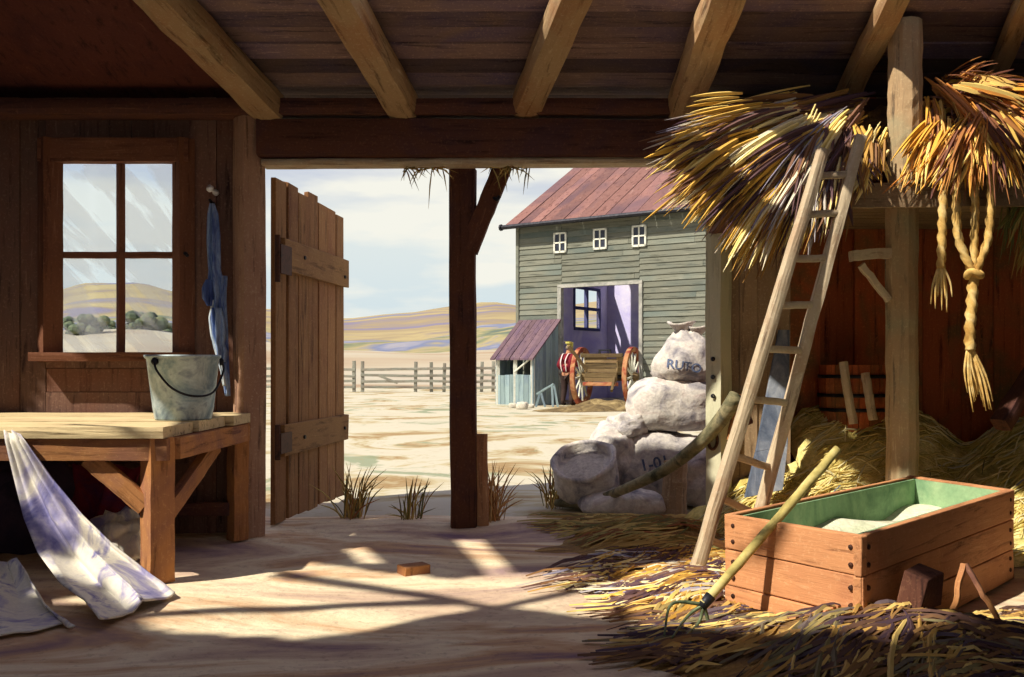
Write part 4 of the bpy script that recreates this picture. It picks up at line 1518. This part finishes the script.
# bits in the shade beside the crate
c = P(828, 572, 3.75)
mb = MB()
q = cB.lerp(cC, 0.10) + V((0.10, -0.10, 0))
mb.box((-.07, -.055, 0), (.07, .055, .13), 0.5, Matrix.Translation(V((q.x, q.y, 0.21))) @ Matrix.Rotation(0.7, 4, 'Z') @ Matrix.Rotation(0.2, 4, 'X'), jit=.01)
tag(mb.build('wood_block', BEAM, bevel=0.006), 'dark block of wood in the shade against the crate', 'block')
q = cB.lerp(cC, 0.30) + V((0.16, -0.16, 0))
for (dx, dx2, lab) in ((-0.10, 0.0, 'short stick leaning left against the shaded crate side'), (0.12, 0.01, 'short stick leaning right against the shaded crate side')):
    o = hew('stick', V((q.x + dx, q.y, 0.05)), V((q.x + dx2, q.y + 0.09, 0.30)), 0.024, 0.02, BENCHW)
    tag(o, lab, 'stick', 'sticks by the crate')

# ------------------------------------------------------------------ straw on the earth floor
def bank_h(x, y):
    """low banks of trodden straw on the right of the floor"""
    h = 0.19 * math.exp(-((x - 1.35) / 0.55) ** 2 - ((y - 3.62) / 0.42) ** 2)
    h += 0.13 * math.exp(-((x - 0.9) / 0.40) ** 2 - ((y - 4.6) / 0.6) ** 2)
    h += 0.16 * math.exp(-((x - 0.95) / 0.55) ** 2 - ((y - 6.1) / 0.5) ** 2)
    h += 0.09 * math.exp(-((x - 2.1) / 0.8) ** 2 - ((y - 3.6) / 0.5) ** 2)
    return h + 0.03 * noise.noise(V((x * 4, y * 4, 5))) - 0.035


mb = MB()
def bank(u, v):
    x = u * 3.6
    y = 2.6 + v * (4.2 if x < 1.28 else 3.76)
    return V((x, y, max(-0.04, bank_h(x, y))))


mb.grid(bank, 90, 90, 0.5)
tag(mb.build('straw_litter', wash('straw litter', [(88, 64, 56), (132, 100, 60), (176, 140, 78), (110, 84, 66)], 3.5, 0.2, bump=0.7, bscale=24, stretch=(.5, 1.6, 1)), smooth=True, kind='stuff'), 'trodden straw banked up around the crate and ladder foot', 'straw')


def litter(name, label, n, xr, yr, ang, L, w, mat, keep=None, lock=6):
    mb = MB()
    for i in range(n // lock):
        x0, y0 = R.uniform(*xr), R.uniform(*yr)
        if keep and not keep(x0, y0):
            continue
        a0 = R.gauss(*ang) + 0.5 * noise.noise(V((x0 * 2, y0 * 2, 4)))
        l0 = R.uniform(*L)
        tone = R.random()
        cv0 = R.gauss(0, 0.10)
        for s in range(lock):
            x, y = x0 + R.gauss(0, .06), y0 + R.gauss(0, .05)
            if keep and not keep(x, y):
                continue
            a = a0 + R.gauss(0, .12)
            l = l0 * R.uniform(.6, 1.2)
            d = V((math.cos(a), math.sin(a), 0))
            sd = V((-d.y, d.x, 0))
            pts = []
            for k in range(6):
                t = k / 5
                q = V((x, y, 0)) + d * l * (t - 0.5) + sd * cv0 * l * 4 * t * (1 - t)
                q.z = max(bank_h(q.x, q.y), floor_h(q.x, q.y), 0.0) + 0.012 + 0.08 * R.random() * t * (1 - t)
                pts.append(q)
            mb.ribbon(pts, R.uniform(*w), side=sd, tone=min(1, max(0, tone + R.gauss(0, .07))))
    return tag(mb.build(name, mat, kind='stuff'), label, 'straw')


def not_crate(x, y):
    p = V((x, y, 0))
    def s(a, b):
        return (b.x - a.x) * (y - a.y) - (b.y - a.y) * (x - a.x)
    return not (s(cA, cB) > -0.02 and s(cB, cC) > -0.02 and s(cC, cD) > -0.02 and s(cD, cA) > -0.02)


litter('loose_straw', 'dark loose straw strewn across the floor in front of the crate', 1500, (0.35, 2.5), (3.0, 4.3), (0.35, 0.38), (0.15, 0.6), (0.008, 0.026), STRAWD, keep=lambda x, y: not_crate(x, y) and x > 0.52 + 0.1 * noise.noise(V((y * 5, 0, 0))))
litter('loose_straw', 'golden loose straw swept around the ladder foot', 900, (0.25, 1.25), (4.0, 5.6), (0.45, 0.45), (0.15, 0.6), (0.008, 0.024), STRAW, keep=lambda x, y: not_crate(x, y) and x > 0.25 + 0.45 * abs(y - 4.9))
litter('loose_straw', 'greenish loose straw banked at the threshold below the curved pole', 700, (0.25, 1.25), (5.5, 6.9), (0.15, 0.25), (0.2, 0.7), (0.008, 0.024), GRASS, keep=lambda x, y: x > 0.15 + 0.9 * max(0, 6.6 - y) * 0.7)
# straw wisps under the head board
for (x0, x1, lab) in ((404, 446, 'straw wisps hanging below the head board left of the centre post'), (492, 530, 'straw wisps hanging below the head board right of the brace')):
    mb = MB()
    for i in range(26):
        x = R.uniform(x0, x1)
        a = P(x, 168, 6.32)
        b = P(x + R.gauss(0, 14), 168 + abs(R.gauss(0, 13)) + 3, 6.28)
        mb.ribbon([a, a.lerp(b, .5) + V((0, -.02, .02)), b], 0.010, tone=R.random())
    tag(mb.build('straw_wisp', GRASS, kind='stuff'), lab, 'straw')


# grass tufts at the threshold
def tuft(px, py, h, n, lab, spread=0.5, mat=GRASS, Yd=None):
    c = G(px, py) if Yd is None else V(((px - 512) / F * Yd, Yd, 0.0))
    mb = MB()
    for i in range(n):
        a = R.gauss(0, spread)
        l = h * R.uniform(0.5, 1.1)
        b = c + V((R.gauss(0, 0.04), R.gauss(0, 0.05), -0.02))
        tip = b + V((math.sin(a) * l, R.gauss(0, 0.12) * l, math.cos(a) * l))
        m = b.lerp(tip, 0.55) + V((-math.sin(a) * l * 0.12, 0, l * 0.08))
        mb.ribbon(smooth_path([b, m, tip], 6), R.uniform(0.006, 0.013), tone=R.random())
    tag(mb.build('grass_tuft', mat), lab, 'grass', 'grass tufts at the threshold')


tuft(352, 520, 0.42, 46, 'dark green grass tuft beside the foot of the open plank door', 0.5)
tuft(412, 523, 0.34, 26, 'thin grass tuft left of the centre post foot', 0.5)
tuft(490, 524, 0.46, 90, 'thick russet grass tuft right of the centre post foot', 0.32, straw('russet grass', [(150, 96, 60), (190, 134, 80), (216, 180, 122), (128, 84, 56)]))
tuft(553, 506, 0.36, 34, 'thin reddish grass tuft beside the open grain sack', 0.4)

# ------------------------------------------------------------------ the barn across the yard
BL = V((0.18, 28.8, 0.0))
BRZ = math.atan2(-0.567, 0.823)
Z0 = V((0, 0, 0))
bn = empty('barn', BL, 'weathered grey-green clapboard barn with a rusty red roof across the yard', 'barn', rz=BRZ)
BWID, BDEP, EAVE, RDG = 11.0, 8.0, 5.42, 7.85
D0, D1, DZ = 1.57, 4.11, 3.40
mb = MB()


def clap(mb, u0, u1, z0, z1, v=0.0):
    z = z0
    while z < z1 - 0.01:
        h = min(0.165, z1 - z)
        u = u0
        while u < u1 - 0.01:
            w = min(R.uniform(1.2, 3.4), u1 - u)
            b = [V((u, v + 0.03, z)), V((u + w - .008, v + 0.03, z)), V((u + w - .008, v - 0.035, z)), V((u, v - 0.035, z))]
            t = [V((u, v + 0.03, z + h)), V((u + w - .008, v + 0.03, z + h)), V((u + w - .008, v - 0.006, z + h)), V((u, v - 0.006, z + h))]
            mb.hexa(b, t)
            u += w
        z += h


clap(mb, 0, D0, 0, EAVE)
clap(mb, D1, BWID, 0, EAVE)
clap(mb, D0, D1, DZ, EAVE)
mb.build('front_wall', CLAP, bn, local=True)
# gable end towards the hills, with a window and an unseen upper opening added to throw sun inside
mb = MB()
g0, g1, h0, h1 = 3.25, 4.86, 2.40, 3.68
def gz(v): return EAVE + (RDG - EAVE) * (1 - abs(v - BDEP / 2) / (BDEP / 2))
for (a, b, z0, z1) in ((0.03, g0, 0, EAVE), (g1, BDEP, 0, EAVE), (g0, g1, 0, h0), (g0, g1, h1, 4.3)):
    mb.box((0, a, z0), (0.06, b, z1), 0.4)
mb.hexa([V((0, .03, EAVE)), V((0, g0, EAVE)), V((0.06, g0, EAVE)), V((0.06, .03, EAVE))], [V((0, .04, EAVE + .01)), V((0, g0, gz(g0))), V((0.06, g0, gz(g0))), V((0.06, .04, EAVE + .01))], 0.4)
mb.hexa([V((0, g1, EAVE)), V((0, BDEP, EAVE)), V((0.06, BDEP, EAVE)), V((0.06, g1, EAVE))], [V((0, g1, gz(g1))), V((0, BDEP, EAVE + .01)), V((0.06, BDEP, EAVE + .01)), V((0.06, g1, gz(g1)))], 0.4)
mb.hexa([V((0, g0, 6.4)), V((0, g1, 6.4)), V((.06, g1, 6.4)), V((.06, g0, 6.4))], [V((0, g0, gz(g0))), V((0, g1, gz(g1))), V((.06, g1, gz(g1))), V((.06, g0, gz(g0)))], 0.4)
mb.build('gable_wall', VIOLET, bn, local=True)
mb = MB()
mb.box((0.06, 5.5, 0), (BWID, 5.56, 7.2), 0.5)
mb.box((6.0, 0.04, 0), (6.06, 5.5, 6.4), 0.5)
mb.build('inner_wall', VIOLET, bn, local=True)
mb = MB()
mb.box((BWID - .06, 0.03, 0), (BWID, BDEP, EAVE), 0.5)
mb.box((0, BDEP - .05, 0), (BWID, BDEP, EAVE), 0.5)
mb.build('rear_wall', CLAP, bn, local=True)
gw = MB()
gm = (g0 + g1) / 2
hm = (h0 + h1) / 2
for (a, b, c, d) in ((g0 - .06, g1 + .06, h0 - .1, h0), (g0 - .06, g1 + .06, h1, h1 + .08), (g0 - .08, g0, h0, h1), (g1, g1 + .08, h0, h1), (gm - .05, gm + .05, h0, h1), (g0, g1, hm - .05, hm + .05)):
    gw.box((-0.02, a, c), (0.10, b, d), 0.5)
gw.build('window_frame', wash('blue grey frame', [(60, 64, 110), (84, 88, 130)], 4, .1), bn, local=True)
# roof
mb = MB()
u = -0.25
while u < BWID + 0.2:
    w = R.uniform(0.30, 0.5)
    e = R.uniform(-0.08, 0.05)
    for s in (0, 1):
        if s == 1 and 0.6 < u < 5.0:
            continue            # unseen gap added in the back slope to brighten the inside
        v0, v1 = (-0.35 + e, 4.0) if s == 0 else (8.35, 4.0)
        za, zb = (gz(0) - 0.35 * (RDG - EAVE) / 4 + 0.05, RDG + 0.06)
        q = [V((u, v0, za)), V((u + w - .02, v0, za)), V((u + w - .02, v1, zb)), V((u, v1, zb))]
        mb.hexa(q, [p + V((0, 0, 0.05 + 0.03 * (R.random()))) for p in q])
    u += w
rf = mb.build('roof', TIN, bn, local=True)
mb = MB()
mb.tube([V((-0.28, -0.42, EAVE - 0.14)), V((BWID, -0.42, EAVE - 0.14))], 0.07, 8)
mb.tube([V((-0.30, -0.42, EAVE - 0.14)), V((-0.36, -0.42, EAVE - 0.14))], 0.10, 8)
mb.build('gutter', DARKIRON, bn, local=True)
WH = wash('whitewashed frame', [(196, 196, 182), (226, 226, 214)], 6, 0.08)
for (u, z) in ((1.53, 4.73), (2.87, 4.74), (4.11, 4.73)):
    w, h = 0.22, 0.30
    m = MB()
    for (a, b, c, d) in ((u - w, u + w, z - h, z - h + .06), (u - w, u + w, z + h - .05, z + h), (u - w, u - w + .05, z - h, z + h), (u + w - .05, u + w, z - h, z + h), (u - .02, u + .02, z - h, z + h), (u - w, u + w, z - .02, z + .02)):
        m.box((a, -0.075, c), (b, -0.03, d), 0.5)
    wf = m.build('window', WH, bn, local=True)
    m = MB()
    m.box((u - w + .01, -0.05, z - h + .01), (u + w - .01, -0.037, z + h - .01), 0.5)
    m.build('pane', DARKPANE, wf, local=True)
m = MB()
m.box((D0 - .12, -0.08, 0), (D0, 0.08, DZ + .02), 0.5)
m.box((D1, -0.08, 0), (D1 + .10, 0.08, DZ + .02), 0.5)
m.box((D0 - .12, -0.08, DZ), (D1 + .10, 0.08, DZ + .1), 0.5)
m.build('door_frame', wash('grey door frame', [(120, 122, 116), (176, 174, 166)], 3, .15), bn, local=True)
m = MB()
m.box((-0.04, -0.06, 0), (0.06, -0.03, EAVE - .1), 0.5)
m.build('corner_board', CLAP, bn, local=True)

# ------------------------------------------------------------------ lean-to shed
sh = empty('shed', BL, 'little pale blue lean-to shed with a purple-brown plank roof against the barn corner', 'shed', rz=BRZ)
s0, s1, SO = 0.20, 1.50, 1.35
ZH, ZL = 2.44, 1.42
mb = MB()
k = 9
for i in range(k):
    a, b = s0 - .1 + (s1 - s0 + .2) * i / k, s0 - .1 + (s1 - s0 + .2) * (i + 1) / k - .012
    e = R.uniform(0, 0.06)
    q = [V((a, -0.1, ZH)), V((b, -0.1, ZH)), V((b, -SO - .18 - e, ZL - .14)), V((a, -SO - .18 - e, ZL - .14))]
    mb.hexa(q, [p + V((0, 0, 0.05)) for p in q])
mb.build('roof', SHEDR, sh, local=True)
mb = MB()
k = 8
for i in range(k):
    a, b = -0.1 - SO * i / k, -0.1 - SO * (i + 1) / k + .012
    def zt(v): return ZH + (ZL - ZH) * (-v - .1) / SO - 0.02
    mb.hexa([V((s1 - .05, a, 0)), V((s1, a, 0)), V((s1, b, 0)), V((s1 - .05, b, 0))], [V((s1 - .05, a, zt(a))), V((s1, a, zt(a))), V((s1, b, zt(b))), V((s1 - .05, b, zt(b)))])
    mb.hexa([V((s0, a, 0)), V((s0 + .05, a, 0)), V((s0 + .05, b, 0)), V((s0, b, 0))], [V((s0, a, zt(a))), V((s0 + .05, a, zt(a))), V((s0 + .05, b, zt(b))), V((s0, b, zt(b)))])
mb.build('side_wall', SHEDW, sh, local=True)
mb = MB()
VF = -SO - 0.05
for i in range(8):
    a = s0 + (s1 - s0) * i / 8
    mb.box((a, VF - .03, 0), (a + (s1 - s0) / 8 - .012, VF, 0.86 + R.uniform(-.02, .02)))
mb.build('front_boards', SHEDW, sh, local=True)
for u in (s0, (s0 + s1) / 2 - .04, s1 - .1):
    hew('post', (u + .05, VF, 0), (u + .05, VF, ZL - .02), 0.1, 0.08, WH, sh, rnd=.1, wl=Z0, seg=4)
hew('brace', ((s0 + s1) / 2 + .02, VF - .03, 0.95), (s1 - .08, VF - .03, 1.34), 0.06, 0.04, WH, sh, rnd=.1, wl=Z0, seg=4)

# trestle by the shed
tp = G(548, 407)
ts = empty('trestle', tp, 'small pale trestle standing between the shed and the man', 'trestle')
yk = tp.y
hew('bar', P(537, 394, yk + .2), P(554, 384, yk), 0.09, 0.06, SHEDW, ts, wl=tp, seg=4)
for (a, b) in (((553, 401), (552, 385)), ((536, 403), (540, 393)), ((545, 402), (541, 393)), ((558, 401), (554, 385))):
    q = P(a[0], a[1], yk)
    q.z = 0
    hew('leg', q, P(b[0], b[1], yk), 0.06, 0.06, SHEDW, ts, wl=tp, seg=4)
for k, (px, py, s, lab) in enumerate(((513, 408, .11, 'leftmost pale stone before the shed front'), (522, 409, .15, 'largest pale stone before the shed front'), (531, 408, .09, 'small pale stone before the trestle'))):
    c = G(px, py)
    tag(lump(c + V((0, 0, s * .5)), s, s * .8, s * .7, px, .25, 18, 12).build('stone', wash('pale stone', [(170, 164, 150), (216, 208, 190)], 3, .15), smooth=True), lab, 'stone', 'stones by the shed')

# ------------------------------------------------------------------ farm cart
cp0 = V(((607 - 512) / 36.0, F / 36.0, 0))
ct = empty('cart', cp0, 'old plank farm cart on two tall red-rimmed spoked wheels in the barn doorway', 'cart', rz=math.radians(-24))
CARTW = wood('cart wood', (52, 44, 34), (116, 98, 68), (186, 166, 122), (98, 74, 54), 'X', tv=0.9, grain=10, big=2.0, bump=.1)
RIM = wash('red wheel paint', [(112, 44, 38), (150, 78, 58), (176, 132, 92), (126, 50, 44)], 2.2, .1)
SPK = wash('pale spoke', [(176, 176, 160), (214, 212, 196)], 5, .1)
WR = 0.82
for x in (-0.74, 0.74):
    m = MB()
    Mw = Matrix.Translation((x, 0, WR)) @ Matrix.Rotation(math.pi / 2, 4, 'Y')
    m.lathe([(WR, -.06), (WR, .06), (WR - .13, .05), (WR - .13, -.05), (WR, -.06)], Mw, 48, 0.5)
    wl = m.build('wheel', RIM, ct, local=True)
    m = MB()
    m.lathe([(0.01, -.16), (.09, -.16), (.13, -.06), (.13, .06), (.09, .16), (0.01, .16)], Mw, 20, .5)
    m.build('hub', CARTW, wl, local=True)
    for k in range(12):
        a = 2 * math.pi * k / 12 + .1
        m = MB()
        m.tube([Mw @ V((.1 * math.cos(a), .1 * math.sin(a), 0)), Mw @ V((.71 * math.cos(a), .71 * math.sin(a), 0))], [.036, .026], 8, .5)
        m.build('spoke', SPK, wl, local=True)
m = MB()
m.tube([V((-.76, 0, WR)), V((.76, 0, WR))], 0.05, 10)
m.build('axle', DARKIRON, ct, local=True)
m = MB()
for i in range(5):
    m.box((-0.46 + .185 * i, -.55, .88), (-0.46 + .185 * i + .175, 1.3, .93))
m.build('bed', CARTW, ct, local=True, bevel=.004)
for y, nm in ((-.55, 'tail_board'), (1.27, 'front_board')):
    m = MB()
    for k in range(5):
        m.box((-.46, y, .68 + .13 * k), (.46, y + .035, .68 + .13 * k + .112), jit=.012)
    m.build(nm, CARTW, ct, local=True)
for s in (-1, 1):
    m = MB()
    for k in range(3):
        m.box((s * .46 - .018, -.55, .94 + .15 * k), (s * .46 + .018, 1.3, .94 + .15 * k + .135), jit=.006)
    m.build('side_board', wood('cart wood', (74, 62, 44), (140, 120, 84), (196, 176, 130), (120, 92, 66), 'Y', tv=0.6, grain=10, big=2.0, bump=.1), ct, local=True)
    hew('shaft', (s * .38, -.5, .95 if s < 0 else .84), (s * .46 - .3 * (s < 0), -1.0, 1.66 if s < 0 else .45), 0.07, 0.08, CARTW, ct, wl=Z0, seg=6)
hew('top_rail', (-.56, -.58, 1.40), (.64, -.58, 1.40), 0.07, 0.11, CARTW, ct, wl=Z0, seg=6)
hew('top_rail', (-.5, -.57, .62), (.5, -.57, .62), 0.07, 0.1, RIM, ct, wl=Z0, seg=6)
m = MB()
for x in (-.05, .25):
    m.box((x, -.6, 1.45), (x + .05, -.55, 1.53))
m.box((-.05, -.6, 1.52), (.30, -.55, 1.56))
m.build('bracket', DARKIRON, ct, local=True)
# earth and muck heaped before the cart
mb = MB()
mc = G(596, 408)
mb.grid(lambda u, v: V((mc.x - 2.4 + 4.6 * u, mc.y - 2.6 + 3.0 * v, max(-.03, 0.26 * math.exp(-((u - .55) / .24) ** 2 - ((v - .5) / .22) ** 2) * (1 + .5 * noise.noise(V((u * 9, v * 9, 0)))) - .03))), 40, 30, .5)
tag(mb.build('muck_heap', wash('muck', [(78, 64, 46), (116, 98, 66), (160, 140, 98)], 3, .25, bump=.8, bscale=10), smooth=True, kind='stuff'), 'low brown heap of muck and straw on the yard before the cart', 'muck')

# ------------------------------------------------------------------ the man beside the cart
mp0 = G(567, 405.5)
man = empty('person', mp0, 'person in a red shirt, cap and dark trousers standing beside the left cart wheel', 'person', rz=math.radians(-35))


def skin(name, pts, edges, mat, parent, root=0, sub=2):
    me = bpy.data.meshes.new(name)
    me.from_pydata([p for p, r in pts], edges, [])
    me.materials.append(mat)
    o = bpy.data.objects.new(name, me)
    COL.objects.link(o)
    o.parent = parent
    m = o.modifiers.new('skin', 'SKIN')
    m.use_smooth_shade = True
    for i, (p, r) in enumerate(pts):
        me.skin_vertices[0].data[i].radius = r if hasattr(r, '__len__') else (r, r)
        me.skin_vertices[0].data[i].use_root = (i == root)
    s = o.modifiers.new('sub', 'SUBSURF')
    s.levels = s.render_levels = sub
    return o


SKINM = wash('skin', [(176, 122, 92), (200, 146, 114)], 6, .06, .6)
SHIRT = wash('red shirt', [(84, 22, 36), (124, 34, 46), (102, 26, 40)], 5, .12)
TROUS = wash('dark trousers', [(44, 34, 34), (70, 54, 50)], 6, .15)
CAPM = wash('straw cap', [(170, 170, 80), (206, 196, 110), (150, 160, 84)], 8, .12)
BOOT = wash('boots', [(30, 24, 22), (52, 40, 34)], 8, .1)
BR = wash('pale braces', [(196, 184, 182), (226, 214, 210)], 8, .06)
# he faces +Y, leaning a little forward; the right hand rests on the wheel, the left hangs bent
pel, sp, ch, nk, hd = (0, 0, .90), (0, .02, 1.08), (0, .05, 1.27), (0, .09, 1.42), (0, .12, 1.52)
shL, shR = (-.17, .06, 1.36), (.17, .06, 1.36)
elL, elR = (-.27, -.02, 1.12), (.26, .16, 1.13)
wrL, wrR = (-.20, .14, .97), (.29, .38, 1.12)
hipL, hipR = (-.09, 0, .86), (.09, 0, .86)
knL, knR = (-.11, .04, .48), (.12, .06, .48)
anL, anR = (-.13, -.03, .09), (.13, .02, .09)
toL, toR = (-.14, .12, .04), (.15, .17, .04)
pts = [(pel, .12), (sp, .12), (ch, .13), (nk, .055), (hd, .075), ((0, .135, 1.62), .085), ((0, .13, 1.69), .06), (shL, .065), (elL, .043), (wrL, .03), (shR, .065), (elR, .043), (wrR, .03),
       (hipL, .09), (knL, .058), (anL, .04), (toL, .035), (hipR, .09), (knR, .058), (anR, .04), (toR, .035)]
ed = [(0, 1), (1, 2), (2, 3), (3, 4), (4, 5), (5, 6), (2, 7), (7, 8), (8, 9), (2, 10), (10, 11), (11, 12), (0, 13), (13, 14), (14, 15), (15, 16), (0, 17), (17, 18), (18, 19), (19, 20)]


def hand(pts, ed, wi, wr, d, up, side):
    """palm, four fingers and a thumb from wrist index wi"""
    d, up, side = V(d).normalized(), V(up).normalized(), V(side).normalized()
    wr = V(wr)
    b = len(pts)
    pts.append((tuple(wr + d * .05), (.034, .02)))
    ed.append((wi, b))
    for k, (off, L) in enumerate(((-.03, .065), (-.01, .075), (.01, .07), (.03, .055))):
        i = len(pts)
        r0 = wr + d * .085 + side * off
        pts.append((tuple(r0), .012))
        pts.append((tuple(r0 + d * L * .55 - up * .012), .010))
        pts.append((tuple(r0 + d * L * .85 - up * .035), .008))
        ed += [(b, i), (i, i + 1), (i + 1, i + 2)]
    i = len(pts)
    pts.append((tuple(wr + d * .045 - side * .045 - up * .01), .013))
    pts.append((tuple(wr + d * .085 - side * .06 - up * .02), .010))
    ed += [(b, i), (i, i + 1)]


hand(pts, ed, 9, wrL, (.35, .8, -.5), (0, .5, .8), (-.7, .3, 0))
hand(pts, ed, 12, wrR, (.15, 1, -.1), (0, .1, 1), (1, -.15, 0))
skin('body', pts, ed, SKINM, man)
# face
m = MB()
m.tube([V((0, .215, 1.635)), V((0, .245, 1.60)), V((0, .222, 1.59))], [.010, .018, .012], 8)
m.build('nose', SKINM, man, True, local=True)
for s in (-1, 1):
    m = MB()
    m.lathe([(.001, -.012), (.010, -.006), (.013, 0), (.010, .006), (.001, .012)], Matrix.Translation((s * .034, .208, 1.635)), 10)
    m.build('eye', wash('eye', [(40, 34, 30), (60, 52, 46)], 9, 0), man, True, local=True)
    m = MB()
    m.lathe([(.001, -.03), (.014, -.022), (.018, 0), (.016, .02), (.001, .03)], Matrix.Translation((s * .088, .125, 1.615)), 10)
    m.build('ear', SKINM, man, True, local=True)
m = MB()
m.tube([V((-.028, .208, 1.563)), V((0, .218, 1.56)), V((.028, .208, 1.563))], [.004, .007, .004], 8)
m.build('mouth', wash('lips', [(140, 80, 70), (150, 90, 80)], 9, 0), man, True, local=True)
skin('hair', [((0, .06, 1.57), .07), ((0, .07, 1.63), .085), ((0, .09, 1.67), .085)], [(0, 1), (1, 2)], wash('grey hair', [(110, 96, 80), (150, 138, 120)], 8, .1), man)
skin('shirt', [((0, 0, .90), (.19, .15)), ((0, -.02, 1.08), (.21, .18)), ((0, .02, 1.27), (.22, .19)), ((0, .08, 1.41), .075), (shL, .105), (elL, .08), (tuple(V(elL).lerp(V(wrL), .8)), .052), (shR, .105), (elR, .08), (tuple(V(elR).lerp(V(wrR), .8)), .046), ((0, -.07, 1.2), .12)],
     [(0, 1), (1, 2), (2, 3), (2, 4), (4, 5), (5, 6), (2, 7), (7, 8), (8, 9), (2, 10)], SHIRT, man)
skin('trousers', [((0, 0, .95), .16), (hipL, .12), (knL, .09), (tuple(V(anL) + V((0, 0, -.01))), .072), (hipR, .12), (knR, .09), (tuple(V(anR) + V((0, 0, -.01))), .072)], [(0, 1), (1, 2), (2, 3), (0, 4), (4, 5), (5, 6)], TROUS, man)
skin('cap', [((0, .07, 1.69), .10), ((0, .08, 1.735), .075), ((0, .20, 1.685), (.075, .015)), ((0, .26, 1.668), (.06, .01))], [(0, 1), (0, 2), (2, 3)], CAPM, man)
for a, t in ((anL, toL), (anR, toR)):
    skin('boot', [(tuple(V(a) + V((0, 0, .05))), .058), ((a[0], a[1] - .02, .055), .055), ((t[0], t[1] - .03, .045), .048), ((t[0], t[1] + .02, .04), .036)], [(0, 1), (1, 2), (2, 3)], BOOT, man)
for s in (-1, 1):
    m = MB()
    m.tube(smooth_path([(s * .07, -.155, .95), (s * .08, -.205, 1.12), (s * .075, -.215, 1.26), (s * .09, -.09, 1.44), (s * .10, .05, 1.47)], 16), .018, 8, flat=.4)
    m.build('brace', BR, man, True, local=True)

# ------------------------------------------------------------------ rail fence
FY = 40.0
fx = lambda px: (px - 512) / F * FY
fn_ = empty('fence', (fx(420), FY, 0), 'long weathered post and rail fence crossing behind the yard', 'fence')
for px, h in ((200, 1.25), (240, 1.25), (285, 1.25), (325, 1.22), (354, 1.32), (362.5, 1.30), (415.5, 1.28), (431.5, 1.26), (444, 1.22), (462, 1.22), (481.5, 1.28), (493, 1.30), (503, 1.25)):
    hew('post', (fx(px), FY, 0), (fx(px) + R.uniform(-.03, .03), FY, h), 0.17 if px in (354, 362.5, 415.5) else .14, 0.14, FENCEW, fn_, wl=V((fx(420), FY, 0)), jit=.008, seg=5)
sp_ = (200, 285, 354, 362.5, 415.5, 444, 481.5, 506)
for i in range(len(sp_) - 1):
    for z in (0.98, 0.70, 0.44, 0.2):
        if i in (2,):
            continue
        hew('rail', (fx(sp_[i]) - .06, FY - .1, z + R.uniform(-.04, .04)), (fx(sp_[i + 1]) + .06, FY - .1, z + R.uniform(-.04, .04)), 0.05, 0.11, FENCEW, fn_, wl=V((fx(420), FY, 0)), jit=.008, seg=5)
hew('rail', (fx(398), FY - .12, 0.38), (fx(378), FY - .12, 0.72), .05, .1, FENCEW, fn_, wl=V((fx(420), FY, 0)), seg=5)
